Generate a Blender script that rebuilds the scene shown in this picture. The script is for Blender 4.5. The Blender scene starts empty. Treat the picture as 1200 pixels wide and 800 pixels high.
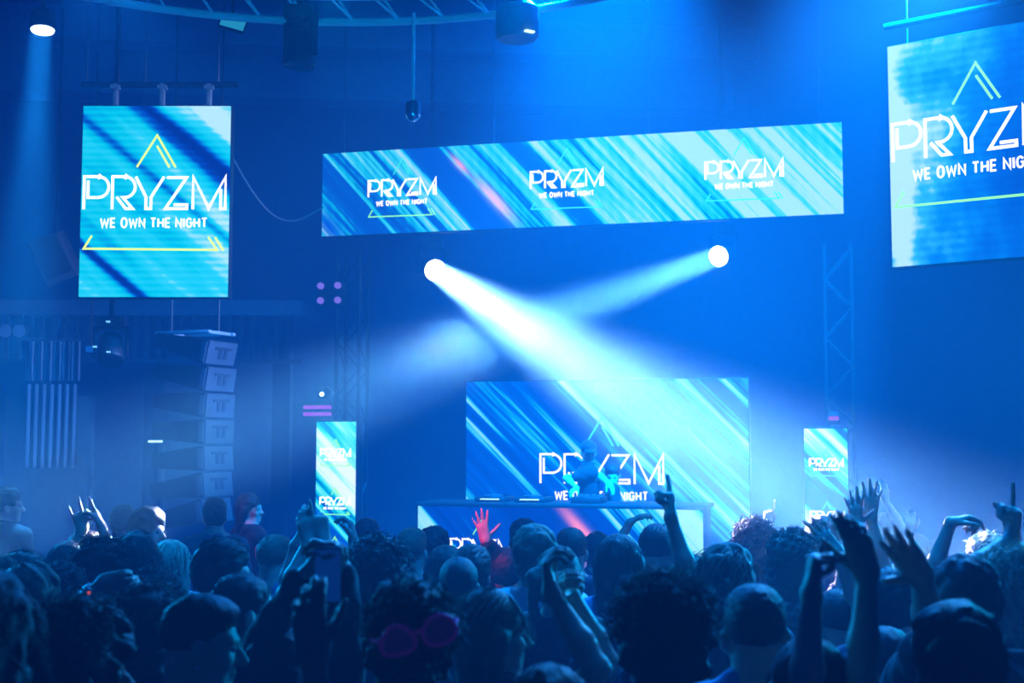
import bpy, bmesh, math, random
import numpy as np
from mathutils import Vector, Matrix
random.seed(7)
RNG = np.random.default_rng(11)
C = bpy.context.scene.collection
SC = bpy.context.scene
R = math.radians
# ------------------------------------------------------------------ camera
F_PX = 1500.0
PITCH = math.atan(115.0/F_PX)
CAM_Z = 2.1
cam_d = bpy.data.cameras.new('camera'); cam = bpy.data.objects.new('camera', cam_d); C.objects.link(cam)
cam_d.sensor_width = 36.0; cam_d.lens = F_PX/1200*36.0
cam.location = (0, 0, CAM_Z); cam.rotation_euler = (math.pi/2+PITCH, 0, 0)
cam_d.clip_start = .05; cam_d.clip_end = 200
cam_d.dof.use_dof = True; cam_d.dof.focus_distance = 7.6; cam_d.dof.aperture_fstop = 2.9
SC.camera = cam
def at(px, py, Y):
    """world point that the frame's pixel (px,py) sees at world depth Y"""
    u = (px-600)/F_PX; v = (400-py)/F_PX
    dy = math.cos(PITCH)-v*math.sin(PITCH); dz = math.sin(PITCH)+v*math.cos(PITCH)
    t = Y/dy
    return Vector((u*t, Y, CAM_Z+dz*t))
# ------------------------------------------------------------------ materials
def new_mat(name):
    m = bpy.data.materials.new(name); m.use_nodes = True
    nt = m.node_tree; nt.nodes.clear()
    out = nt.nodes.new('ShaderNodeOutputMaterial')
    return m, nt, out
def pbr(name, col, rough=.6, metal=0.0, bump=0.0, bscale=60, var=0.0, spec=.5, sheen=0.0, stretch=None, sss=0):
    m, nt, out = new_mat(name)
    b = nt.nodes.new('ShaderNodeBsdfPrincipled')
    b.inputs['Base Color'].default_value = (*col, 1); b.inputs['Roughness'].default_value = rough
    b.inputs['Metallic'].default_value = metal; b.inputs['Specular IOR Level'].default_value = spec
    if sheen: b.inputs['Sheen Weight'].default_value = sheen
    nt.links.new(b.outputs[0], out.inputs[0])
    if bump or var:
        tc = nt.nodes.new('ShaderNodeTexCoord'); mp = nt.nodes.new('ShaderNodeMapping')
        nt.links.new(tc.outputs['Object'], mp.inputs[0])
        if stretch: mp.inputs['Scale'].default_value = stretch
        n = nt.nodes.new('ShaderNodeTexNoise'); n.inputs['Scale'].default_value = bscale; n.inputs['Detail'].default_value = 4
        nt.links.new(mp.outputs[0], n.inputs['Vector'])
        if bump:
            bp = nt.nodes.new('ShaderNodeBump'); bp.inputs['Strength'].default_value = bump; bp.inputs['Distance'].default_value = .01
            nt.links.new(n.outputs['Fac'], bp.inputs['Height']); nt.links.new(bp.outputs[0], b.inputs['Normal'])
        if var:
            mx = nt.nodes.new('ShaderNodeMix'); mx.data_type = 'RGBA'
            mx.inputs['A'].default_value = (*[c*(1-var) for c in col], 1); mx.inputs['B'].default_value = (*[min(1, c*(1+var)) for c in col], 1)
            nt.links.new(n.outputs['Fac'], mx.inputs['Factor']); nt.links.new(mx.outputs['Result'], b.inputs['Base Color'])
    return m
def emis(name, col, st):
    m, nt, out = new_mat(name)
    e = nt.nodes.new('ShaderNodeEmission'); e.inputs[0].default_value = (*col, 1); e.inputs[1].default_value = st
    nt.links.new(e.outputs[0], out.inputs[0]); return m
def lin(r, g, b):
    f = lambda c: (c/255/12.92) if c/255 <= .04045 else ((c/255+.055)/1.055)**2.4
    return (f(r), f(g), f(b))
M = {}
M['black_metal'] = pbr('black_metal', (.02, .022, .025), .45, .6, .05, 200)
M['grey_metal'] = pbr('grey_metal', (.25, .27, .3), .35, .9, .05, 120)
M['truss_metal'] = pbr('truss_metal', (.7, .74, .78), .4, .25, .05, 80)
M['black_plastic'] = pbr('black_plastic', (.015, .016, .018), .5, 0, .08, 300)
M['cabinet_grey'] = pbr('cabinet_grey', (.075, .085, .1), .55, 0, .1, 260, .1)
M['grille_dark'] = pbr('grille_dark', (.03, .03, .035), .7, 0, .2, 400)
M['stage_black'] = pbr('stage_black', (.02, .021, .024), .6, 0, .15, 30, .3)
M['wall_dark'] = pbr('wall_dark', (.06, .065, .075), .8, 0, .2, 8, .35)
M['ceiling_dark'] = pbr('ceiling_dark', (.03, .032, .038), .85, 0, .2, 6, .3)
M['floor_dark'] = pbr('floor_dark', (.035, .035, .04), .35, 0, .1, 12, .3)
M['fascia'] = pbr('fascia', (.28, .3, .33), .5, 0, .1, 15, .2)
M['strip_pale'] = pbr('strip_pale', (.34, .37, .4), .4, .2, .05, 40, .2)
M['curtain'] = pbr('curtain', (.2, .22, .26), .5, .3, .5, 35, .5, stretch=(1, 1, .25))
M['chrome'] = pbr('chrome', (.7, .72, .75), .12, 1.0, .02, 50)
M['lens_white'] = emis('lens_white', (.9, .96, 1), 26)
M['lens_soft'] = emis('lens_soft', (.55, .8, 1), 5)
M['lens_dim'] = emis('lens_dim', lin(60, 190, 225), .5)
M['dot_pink'] = emis('dot_pink', lin(150, 130, 245), .6)
M['bar_pink'] = emis('bar_pink', lin(170, 60, 215), .75)
M['strip_white'] = emis('strip_white', lin(190, 255, 235), 1.5)
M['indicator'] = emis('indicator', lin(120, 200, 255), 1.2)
M['letter_white'] = emis('letter_white', (1, .97, 1), 1.35)
M['letter_soft'] = emis('letter_soft', lin(225, 235, 255), 1.0)
M['logo_green'] = emis('logo_green', lin(150, 255, 110), 1.15)
M['logo_mint'] = emis('logo_mint', lin(70, 240, 200), 1.0)
M['logo_yellow'] = emis('logo_yellow', lin(215, 255, 90), 1.2)
M['phone_screen'] = emis('phone_screen', lin(15, 70, 150), .35)
M['watch_red'] = emis('watch_red', lin(255, 110, 90), 1.0)
M['pink_plastic'] = pbr('pink_plastic', (.75, .03, .42), .25); _b = M['pink_plastic'].node_tree.nodes['Principled BSDF']; _b.inputs['Emission Color'].default_value = (.55, 0, .4, 1); _b.inputs['Emission Strength'].default_value = .018   # faint glow put into the plastic, standing in for red light
M['pink_lens'] = pbr('pink_lens', (.3, .01, .22), .15); _b = M['pink_lens'].node_tree.nodes['Principled BSDF']; _b.inputs['Emission Color'].default_value = (.3, 0, .3, 1); _b.inputs['Emission Strength'].default_value = .012; M['lens_dark'] = pbr('lens_dark', (.03, .05, .07), .12)  # pink lens carries the same added glow
M['white_cloth'] = pbr('white_cloth', (.75, .77, .8), .8, 0, .3, 40, .1)
for n, c in dict(skin_fair=(.62, .42, .33), skin_tan=(.45, .28, .2), skin_brown=(.22, .12, .08)).items():
    M[n] = pbr(n, c, .48, 0, .06, 220, .08)
for n, c in dict(hair_black=(.012, .011, .012), hair_brown=(.035, .022, .016), hair_light=(.16, .11, .07), hair_blonde=(.6, .5, .36)).items():
    M[n] = pbr(n, c, .55, 0, .4, 210, .5, spec=.5, stretch=(1, 1, .3))
for n, c in dict(cloth_black=(.018, .018, .022), cloth_navy=(.03, .04, .09), cloth_grey=(.12, .125, .135), cloth_white=(.7, .72, .75), cloth_blue=(.16, .26, .5), cloth_denim=(.06, .09, .16)).items():
    M[n] = pbr(n, c, .85, 0, .35, 70, .18, sheen=.15)
M['glass'] = None
def glass_mat():
    m, nt, out = new_mat('clear_glass')
    b = nt.nodes.new('ShaderNodeBsdfPrincipled'); b.inputs['Transmission Weight'].default_value = .85
    b.inputs['Roughness'].default_value = .05; b.inputs['Base Color'].default_value = (.7, .85, .95, 1)
    nt.links.new(b.outputs[0], out.inputs[0]); return m
M['glass'] = glass_mat()
# ------------------------------------------------------------------ object helpers
def tag(o, label=None, cat=None, group=None, kind=None):
    if label: o['label'] = label
    if cat: o['category'] = cat
    if group: o['group'] = group
    if kind: o['kind'] = kind
    return o
def empty(name, loc=(0, 0, 0), rz=0.0):
    o = bpy.data.objects.new(name, None); C.objects.link(o); o.location = loc; o.rotation_euler = (0, 0, rz); o.empty_display_size = .1
    return o
def mesh_obj(name, me, mat, parent=None, world=False):
    o = bpy.data.objects.new(name, me); C.objects.link(o)
    if mat is not None: me.materials.append(mat)
    if parent is not None:
        o.parent = parent
    return o
class MB:
    """collects boxes, tubes, lathes into one mesh"""
    def __init__(s): s.bm = bmesh.new()
    def box(s, c, d, rot=None, bev=0.0):
        r = bmesh.ops.create_cube(s.bm, size=1.0); vs = r['verts']
        for v in vs:
            v.co = Vector((v.co.x*d[0], v.co.y*d[1], v.co.z*d[2]))
        if bev:
            es = list({e for v in vs for e in v.link_edges})
            rr = bmesh.ops.bevel(s.bm, geom=es, offset=bev, segments=2, affect='EDGES', profile=.5)
            vs = list({v for f in rr['faces'] for v in f.verts} | {v for v in vs if v.is_valid})
        Mx = Matrix.Translation(Vector(c)) @ (rot.to_4x4() if rot is not None else Matrix())
        bmesh.ops.transform(s.bm, matrix=Mx, verts=vs)
        return s
    def tube(s, a, b, r0, r1=None, seg=12, caps=True):
        a = Vector(a); b = Vector(b); d = b-a
        r = bmesh.ops.create_cone(s.bm, cap_ends=caps, segments=seg, radius1=r0, radius2=r0 if r1 is None else r1, depth=d.length)
        q = d.to_track_quat('Z', 'Y').to_matrix().to_4x4()
        bmesh.ops.transform(s.bm, matrix=Matrix.Translation((a+b)/2) @ q, verts=r['verts'])
        return s
    def path(s, pts, r, seg=8):
        for p, q in zip(pts, pts[1:]): s.tube(p, q, r, seg=seg)
        return s
    def ball(s, c, r, seg=16, sc=(1, 1, 1)):
        rr = bmesh.ops.create_uvsphere(s.bm, u_segments=seg, v_segments=max(6, seg//2), radius=r)
        bmesh.ops.transform(s.bm, matrix=Matrix.Translation(Vector(c)) @ Matrix.Diagonal((*sc, 1)), verts=rr['verts'])
        return s
    def lathe(s, prof, org, axis, seg=24):
        """prof: [(radius, height along axis)]"""
        axis = Vector(axis).normalized(); q = axis.to_track_quat('Z', 'Y').to_matrix()
        rings = []
        for r, h in prof:
            rings.append([s.bm.verts.new(Vector(org)+q @ Vector((r*math.cos(2*math.pi*i/seg), r*math.sin(2*math.pi*i/seg), h))) for i in range(seg)])
        for A, B in zip(rings, rings[1:]):
            for i in range(seg):
                s.bm.faces.new((A[i], A[(i+1) % seg], B[(i+1) % seg], B[i]))
        s.bm.faces.new(list(reversed(rings[0]))); s.bm.faces.new(rings[-1])
        return s
    def poly(s, pts, depth_vec):
        """extruded prism of a planar polygon"""
        a = [s.bm.verts.new(Vector(p)) for p in pts]; b = [s.bm.verts.new(Vector(p)+Vector(depth_vec)) for p in pts]
        n = len(pts)
        s.bm.faces.new(a); s.bm.faces.new(list(reversed(b)))
        for i in range(n): s.bm.faces.new((a[(i+1) % n], a[i], b[i], b[(i+1) % n]))
        return s
    def build(s, name, mat, parent=None, smooth=True):
        bmesh.ops.recalc_face_normals(s.bm, faces=s.bm.faces[:])
        me = bpy.data.meshes.new(name); s.bm.to_mesh(me); s.bm.free()
        o = mesh_obj(name, me, mat, parent)
        if smooth:
            me.shade_smooth()
            try: me.set_sharp_from_angle(angle=R(35))
            except Exception: pass
        return o
def struct(o, label=None):
    o['kind'] = 'structure'
    if label: o['label'] = label
    return o
# ------------------------------------------------------------------ sdf modelling
class SDF:
    def __init__(s, vox): s.p = []; s.vox = vox
    def cone(s, a, b, ra, rb, k=.02): s.p.append(('c', np.array(a, float), np.array(b, float), ra, rb, k)); return s
    def ell(s, c, r, k=.02, rot=None): s.p.append(('e', np.array(c, float), np.array(r, float), None if rot is None else np.array(rot, float), 0, k)); return s
    def cut(s, c, r, k=.01): s.p.append(('s', np.array(c, float), r, 0, 0, k)); return s
    def mesh(s, name, noise=None, grow=0.0):
        lo = np.full(3, 1e9); hi = -lo
        for q in s.p:
            if q[0] == 'c':
                r = max(q[3], q[4]); lo = np.minimum(lo, np.minimum(q[1], q[2])-r); hi = np.maximum(hi, np.maximum(q[1], q[2])+r)
            elif q[0] == 'e':
                r = q[2].max(); lo = np.minimum(lo, q[1]-r); hi = np.maximum(hi, q[1]+r)
        v = s.vox; pad = 3*v+grow+.01
        lo = lo-pad; hi = hi+pad
        n = np.ceil((hi-lo)/v).astype(int)+1
        F = np.full(n, .2, np.float32)
        ax = [lo[i]+v*np.arange(n[i]) for i in range(3)]
        for q in s.p:
            k = q[5]; m = k+3*v+grow+.004
            if q[0] == 'c':
                r = max(q[3], q[4]); a = np.minimum(q[1], q[2])-r-m; b = np.maximum(q[1], q[2])+r+m
            else:
                r = (q[2].max() if q[0] == 'e' else q[2]); a = q[1]-r-m; b = q[1]+r+m
            i0 = np.clip(np.floor((a-lo)/v).astype(int), 0, n); i1 = np.clip(np.ceil((b-lo)/v).astype(int)+1, 0, n)
            if (i1 <= i0).any(): continue
            X = ax[0][i0[0]:i1[0]].astype(np.float32)[:, None, None]; Y = ax[1][i0[1]:i1[1]].astype(np.float32)[None, :, None]; Z = ax[2][i0[2]:i1[2]].astype(np.float32)[None, None, :]
            if q[0] == 'c':
                A, B = q[1], q[2]; d = B-A; L2 = max(float(d@d), 1e-9)
                t = np.clip(((X-A[0])*d[0]+(Y-A[1])*d[1]+(Z-A[2])*d[2])/L2, 0, 1)
                D = np.sqrt((X-A[0]-t*d[0])**2+(Y-A[1]-t*d[1])**2+(Z-A[2]-t*d[2])**2)-(q[3]+(q[4]-q[3])*t)
            elif q[0] == 'e':
                x, y, z = X-q[1][0], Y-q[1][1], Z-q[1][2]
                if q[3] is not None:
                    Q = q[3]; x, y, z = (Q[0, 0]*x+Q[1, 0]*y+Q[2, 0]*z), (Q[0, 1]*x+Q[1, 1]*y+Q[2, 1]*z), (Q[0, 2]*x+Q[1, 2]*y+Q[2, 2]*z)
                rr = q[2]; k0 = np.sqrt((x/rr[0])**2+(y/rr[1])**2+(z/rr[2])**2); k1 = np.sqrt((x/rr[0]**2)**2+(y/rr[1]**2)**2+(z/rr[2]**2)**2)+1e-6
                D = k0*(k0-1)/k1
            else:
                D = q[2]-np.sqrt((X-q[1][0])**2+(Y-q[1][1])**2+(Z-q[1][2])**2)
            sl = tuple(slice(i0[i], i1[i]) for i in range(3)); G = F[sl]
            h = np.maximum(k-np.abs(G-D), 0)
            if q[0] == 's': F[sl] = np.maximum(G, D)+h*h/(4*k)
            else: F[sl] = np.minimum(G, D)-h*h/(4*k)
        if grow: F -= grow
        if noise is not None:
            F += noise(ax[0].astype(np.float32)[:, None, None], ax[1].astype(np.float32)[None, :, None], ax[2].astype(np.float32)[None, None, :])
        return nets(F, lo, v, name)
_E = [(0, 1), (2, 3), (4, 5), (6, 7), (0, 2), (1, 3), (4, 6), (5, 7), (0, 4), (1, 5), (2, 6), (3, 7)]
def nets(F, lo, v, name):
    S = F < 0
    nx, ny, nz = F.shape
    c = [S[i:nx-1+i, j:ny-1+j, k:nz-1+k] for i in (0, 1) for j in (0, 1) for k in (0, 1)]
    tot = sum(x.astype(np.int8) for x in c)
    I = np.argwhere((tot > 0) & (tot < 8))
    idx = np.full((nx-1, ny-1, nz-1), -1, np.int32); idx[I[:, 0], I[:, 1], I[:, 2]] = np.arange(len(I))
    corn = np.array([(i, j, k) for i in (0, 1) for j in (0, 1) for k in (0, 1)])
    val = np.stack([F[I[:, 0]+a, I[:, 1]+b, I[:, 2]+d] for a, b, d in corn], 1)
    acc = np.zeros((len(I), 3)); cnt = np.zeros(len(I))
    for a, b in _E:
        m = (val[:, a] < 0) != (val[:, b] < 0)
        t = np.where(m, val[:, a]/np.where(m, val[:, a]-val[:, b], 1), 0)
        acc += m[:, None]*(corn[a]+t[:, None]*(corn[b]-corn[a])); cnt += m
    V = lo+v*(I+acc/cnt[:, None])
    faces = []
    for axis in range(3):
        A = [slice(None)]*3; B = [slice(None)]*3; A[axis] = slice(0, -1); B[axis] = slice(1, None)
        sa, sb = S[tuple(A)], S[tuple(B)]
        E = np.argwhere(sa != sb)
        if not len(E): continue
        o1, o2 = [(1, 2), (2, 0), (0, 1)][axis]
        E = E[(E[:, o1] > 0) & (E[:, o2] > 0)]
        E = E[(E[:, o1] < F.shape[o1]-1) & (E[:, o2] < F.shape[o2]-1)]
        def cell(d1, d2):
            Q = E.copy(); Q[:, o1] -= d1; Q[:, o2] -= d2
            return idx[Q[:, 0], Q[:, 1], Q[:, 2]]
        q = np.stack([cell(1, 1), cell(0, 1), cell(0, 0), cell(1, 0)], 1)
        fl = ~sa[E[:, 0], E[:, 1], E[:, 2]]
        q[fl] = q[fl][:, ::-1]
        faces.append(q)
    Q = np.concatenate(faces)
    Q = Q[(Q >= 0).all(1)]
    me = bpy.data.meshes.new(name)
    me.vertices.add(len(V)); me.vertices.foreach_set('co', V.astype(np.float32).ravel())
    me.loops.add(Q.size); me.loops.foreach_set('vertex_index', Q.astype(np.int32).ravel())
    me.polygons.add(len(Q)); me.polygons.foreach_set('loop_start', np.arange(0, Q.size, 4, dtype=np.int32))
    me.polygons.foreach_set('use_smooth', np.ones(len(Q), bool))
    me.update(calc_edges=True)
    return me
def ripple(seed, amp, freq):
    g = np.random.default_rng(seed); W = g.normal(0, freq, (7, 3)); P = g.uniform(0, 6.28, 7)
    def f(X, Y, Z):
        a = np.zeros(np.broadcast_shapes(X.shape, Y.shape, Z.shape), np.float32)
        for w, p in zip(W, P): a += np.sin(w[0]*X+w[1]*Y+w[2]*Z+p, dtype=np.float32)
        return (a*(amp/2.2)).astype(np.float32)
    return f
# ------------------------------------------------------------------ LED displays
def display_mat(name, w, h, stops, ang=45, fa=9.0, fl=.5, seed=0.0, gx=0.0, gz=0.0, bias=0.0, strength=1.0, lines=None, detail=3.0, streaks=(), gain=1.0, tints=()):
    m, nt, out = new_mat(name)
    N = nt.nodes.new; L = nt.links.new
    def math_(op, a, b=None, c=None):
        n = N('ShaderNodeMath'); n.operation = op
        for i, v in enumerate((a, b, c)):
            if v is None: continue
            if isinstance(v, (int, float)): n.inputs[i].default_value = v
            else: L(v, n.inputs[i])
        return n.outputs[0]
    tc = N('ShaderNodeTexCoord'); sp = N('ShaderNodeSeparateXYZ'); L(tc.outputs['Object'], sp.inputs[0])
    x, z = sp.outputs[0], sp.outputs[2]
    ca, sa = math.cos(R(ang)), math.sin(R(ang))
    across = math_('ADD', math_('MULTIPLY', x, sa), math_('MULTIPLY', z, ca))
    along = math_('SUBTRACT', math_('MULTIPLY', x, ca), math_('MULTIPLY', z, sa))
    def noise(f1, f2, sd, det):
        cb = N('ShaderNodeCombineXYZ'); L(math_('MULTIPLY', across, f1), cb.inputs[0]); L(math_('MULTIPLY', along, f2), cb.inputs[1]); cb.inputs[2].default_value = sd
        n = N('ShaderNodeTexNoise'); n.inputs['Scale'].default_value = 1; n.inputs['Detail'].default_value = det; n.inputs['Roughness'].default_value = .6
        L(cb.outputs[0], n.inputs['Vector']); return n.outputs['Fac']
    v = math_('MULTIPLY', math_('SUBTRACT', math_('ADD', math_('MULTIPLY', noise(fa, fl, seed, detail), .65), math_('MULTIPLY', noise(fa*.28, fl*.8, seed+7.3, 1), .35)), .5), 2.6*gain)
    v = math_('ADD', math_('ADD', v, .5+bias), math_('ADD', math_('MULTIPLY', math_('SUBTRACT', math_('DIVIDE', x, w), .5), gx), math_('MULTIPLY', math_('SUBTRACT', math_('DIVIDE', z, h), .5), gz)))
    for (x0, z0, width, amt) in streaks:            # a broad band of the picture that crosses (x0,z0) along the stripe direction
        d = math_('DIVIDE', math_('SUBTRACT', across, x0*sa+z0*ca), width)
        v = math_('ADD', v, math_('MULTIPLY', math_('EXPONENT', math_('MULTIPLY', math_('MULTIPLY', d, d), -1)), amt))
    if lines:
        axis, freq, amp = lines
        s = math_('SINE', math_('MULTIPLY', z if axis == 'h' else x, freq*2*math.pi))
        v = math_('ADD', v, math_('MULTIPLY', s, amp))
    cr = N('ShaderNodeValToRGB'); L(v, cr.inputs[0])
    el = cr.color_ramp.elements
    while len(el) > 1: el.remove(el[-1])
    el[0].position = stops[0][0]; el[0].color = (*lin(*stops[0][1]), 1)
    for p, c in stops[1:]:
        e = el.new(p); e.color = (*lin(*c), 1)
    colr = cr.outputs[0]
    for (x0, z0, half, width, rgb, amt) in tints:   # a coloured flash of the picture lying along the stripes
        da = math_('DIVIDE', math_('SUBTRACT', along, x0*ca-z0*sa), half); dc = math_('DIVIDE', math_('SUBTRACT', across, x0*sa+z0*ca), width)
        g = math_('EXPONENT', math_('MULTIPLY', math_('ADD', math_('MULTIPLY', da, da), math_('MULTIPLY', dc, dc)), -1))
        g = math_('MULTIPLY', g, math_('MULTIPLY', noise(fa*2.2, fl, seed+21, 2), amt*2.2)); g = math_('MINIMUM', g, 1.0)
        mx = N('ShaderNodeMix'); mx.data_type = 'RGBA'; L(g, mx.inputs['Factor']); L(colr, mx.inputs['A']); mx.inputs['B'].default_value = (*lin(*rgb), 1); colr = mx.outputs['Result']
    em = N('ShaderNodeEmission'); L(colr, em.inputs[0]); em.inputs[1].default_value = strength
    L(em.outputs[0], out.inputs[0])
    return m
def arc(cx, cy, r, a0, a1, n=10): return [(cx+r*math.cos(R(a0+(a1-a0)*i/n)), cy+r*math.sin(R(a0+(a1-a0)*i/n))) for i in range(n+1)]
LETTERS = {'P': [[(0, 0), (0, 1), (.43, 1)]+arc(.43, .68, .32, 90, -90)+[(.12, .36), (.12, .88)]],
           'R': [[(.86, 0), (.86, 1), (1.23, 1)]+arc(1.23, .68, .32, 90, -90)+[(1.18, .36), (1.48, .02), (1.27, .02), (.99, .38)]],
           'Y': [[(1.56, 1), (1.88, .37), (1.88, .02), (2.03, .02), (2.03, .37), (2.42, 1)]],
           'Z': [[(2.5, .97), (3.1, .97), (2.47, .02), (3.12, .02), (3.12, .14), (2.72, .14)]],
           'M': [[(3.3, 0), (3.3, 1), (3.78, .03), (4.28, 1), (4.28, .02), (4.14, .02), (4.14, .62)]]}
TRI = [[(1.58, 1.29), (2.18, 2.27), (2.76, 1.28)], [(2.18, 1.95), (2.57, 1.28)]]
UNDER = [[(.27, -.8), (.03, -1.2), (4.06, -1.24), (3.78, -.84)], [(3.99, -.85), (4.25, -1.26)]]
def _slogan():
    G = {'W': (1.25, [[(0, 1), (.28, 0), (.62, .8), (.97, 0), (1.25, 1)]]), 'E': (.7, [[(.68, 1), (0, 1), (0, 0), (.68, 0)], [(0, .5), (.6, .5)]]),
         'O': (.9, [arc(.45, .62, .42, 0, 180, 8)+arc(.45, .38, .42, 180, 360, 8)+[(.87, .62)]]), 'N': (.85, [[(0, 0), (0, 1), (.82, 0), (.82, 1)]]),
         'T': (.8, [[(0, 1), (.8, 1)], [(.4, 1), (.4, 0)]]), 'H': (.82, [[(0, 0), (0, 1)], [(.8, 0), (.8, 1)], [(0, .5), (.8, .5)]]),
         'I': (.0, [[(0, 0), (0, 1)]]), 'G': (.88, [[(.82, .82)]+arc(.44, .6, .4, 40, 180, 7)+arc(.44, .4, .4, 180, 345, 8)+[(.86, .5), (.5, .5)]])}
    out = []; x = 0
    for ch in 'WE OWN THE NIGHT':
        if ch == ' ': x += .6; continue
        w, st = G[ch]; out += [[(x+a, b) for a, b in s] for s in st]; x += w+.42
    k = 3.2/(x-.42)
    return [[(.53+a*k, -.54+b*.26) for a, b in s] for s in out]
SLOGAN = _slogan()
def ribbon(strokes, wid, org, scale, yoff):
    """flat lettering strokes in the local x-z plane, facing -y"""
    bm = bmesh.new(); hw = wid/2
    for st in strokes:
        P = [Vector((org[0]+a*scale, org[1]+b*scale)) for a, b in st]
        n = len(P); Lp, Rp = [], []
        for i in range(n):
            d0 = (P[i]-P[i-1]).normalized() if i else None
            d1 = (P[i+1]-P[i]).normalized() if i < n-1 else None
            if d0 is None: nn = Vector((-d1.y, d1.x)); k = 1
            elif d1 is None: nn = Vector((-d0.y, d0.x)); k = 1
            else:
                a = Vector((-d0.y, d0.x)); b = Vector((-d1.y, d1.x)); nn = a+b
                if nn.length < .05: nn = a
                nn.normalize(); k = 1/max(.42, nn.dot(a))
            Lp.append(P[i]+nn*hw*k); Rp.append(P[i]-nn*hw*k)
        A = [bm.verts.new((p.x, yoff, p.y)) for p in Lp]; B = [bm.verts.new((p.x, yoff, p.y)) for p in Rp]
        for i in range(n-1): bm.faces.new((A[i], B[i], B[i+1], A[i+1]))
    me = bpy.data.meshes.new('lettering'); bm.to_mesh(me); bm.free(); return me
def logo(parent, x0, z0, scale, wt=.085, ws=.055, wg=.065, tri='logo_green', under='logo_green', white='letter_white', y=-.034, parts='PTSU'):
    """x0,z0: lower corner of the word; one letter height = scale"""
    if 'P' in parts: mesh_obj('logo_lettering', ribbon([s for k in 'PRYZM' for s in LETTERS[k]], wt*scale, (x0, z0), scale, y), M[white], parent)
    if 'T' in parts: mesh_obj('logo_triangle', ribbon(TRI, wg*scale, (x0, z0), scale, y), M[tri], parent)
    if 'S' in parts: mesh_obj('slogan_lettering', ribbon(SLOGAN, ws*scale, (x0, z0), scale, y), M[white], parent)
    if 'U' in parts: mesh_obj('logo_underline', ribbon(UNDER, wg*scale, (x0, z0), scale, y), M[under], parent)
def screen(name, label, cat, bl, br, h, mat_kw, group=None, depth=.1):
    bl = Vector(bl); br = Vector(br); z = (bl.z+br.z)/2
    d = br-bl; w = math.hypot(d.x, d.y)
    o = empty(name, (bl.x, bl.y, z), math.atan2(d.y, d.x)); tag(o, label, cat, group)
    b = MB(); b.box((w/2, depth/2, h/2), (w+.03, depth, h+.03), bev=.008); b.build('cabinet', M['black_metal'], o)
    dm = MB(); nx = max(1, round(w/.5))
    dm.box((w/2, -.012, h/2), (w, .024, h)); dm.build('display_panel', display_mat(name+'_picture', w, h, **mat_kw), o, smooth=False)
    rb = MB()
    for i in range(nx+1): rb.box((min(w-.02, max(.02, w*i/nx)), depth+.02, h/2), (.04, .04, h))
    for zz in (.06, h-.06): rb.box((w/2, depth+.05, zz), (w, .03, .05))
    rb.build('rear_frame', M['grey_metal'], o)
    return o, w
# ---- hanging screens
CY = [(0.0, (0, 30, 130)), (.22, (0, 80, 190)), (.42, (0, 165, 225)), (.6, (0, 213, 236)), (.8, (60, 225, 250)), (1.0, (190, 248, 255))]
YL = 12.0
bl, br, tl = at(93, 347.5, YL), at(267, 348.5, YL), at(97, 124.5, YL)
sl, wL = screen('led_screen', 'portrait hanging screen of cyan streaks with yellow-green triangle, whole on view', 'screen', bl, br, tl.z-bl.z,
    dict(stops=CY, ang=40, fa=3.2, fl=.5, seed=3.1, bias=.2, gain=.75, strength=.86, streaks=((1.15, 1.36, .07, -.85), (.98, 1.38, .05, -.3), (.2, .33, .05, -.8), (1.3, .62, .04, -.35), (1.3, 1.7, .12, .5)), lines=('h', 16, .05)))
hL = tl.z-bl.z
logo(sl, .03, hL*.455, wL*.96/4.3, tri='logo_yellow', under='logo_yellow')
# hanging rig of this screen
rg = MB(); rg.tube((-.05, .06, hL+.23), (wL+.05, .06, hL+.23), .03); rg.build('rigging_bar', M['black_metal'], sl)
for fx in (.2, .52, .84):
    k = MB(); k.box((wL*fx, .05, hL+.12), (.05, .04, .24), bev=.006); k.box((wL*fx, .05, hL+.2), (.09, .06, .04)); k.build('hanging_bracket', M['strip_pale'], sl)
for fx in (.0, .4, .9):
    k = MB(); k.tube((wL*fx, .06, hL+.23), (wL*fx, .06, 7.38-bl.z), .012, seg=6); k.build('suspension_wire', M['grey_metal'], sl)
x0 = at(1047, 313, 10.4); x0t = at(1044, 56, 10.4)
ya = -R(36.5)
brR = (x0.x+wL*math.cos(ya), x0.y+wL*math.sin(ya), x0.z)
hR = x0t.z-x0.z
sr, wR = screen('led_screen', 'portrait hanging screen turned inward, cut off at frame edge, blue with cloudy pale edge', 'screen', x0, brR, hR,
    dict(stops=[(0, (0, 70, 175)), (.35, (0, 100, 200)), (.6, (10, 140, 225)), (.8, (60, 190, 245)), (1, (190, 240, 255))], ang=84, fa=2.4, fl=1.6, seed=5.2, bias=-.02, gx=-.7, gz=.25, gain=.75, detail=4, strength=.85, streaks=((.02, .9, .12, .45),), lines=('h', 14, .03)))
logo(sr, .03, hR*.47, wR*.96/4.3, tri='logo_green', under='logo_green')
k = MB(); k.tube((-.05, .06, hR+.2), (wR+.05, .06, hR+.2), .03); k.build('rigging_bar', M['stage_black'], sr)
for fx in (.1, .9):
    k = MB(); k.tube((wR*fx, .06, hR+.02), (wR*fx, .06, 7.38-x0.z), .008, seg=6); k.build('suspension_wire', M['stage_black'], sr)
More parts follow.
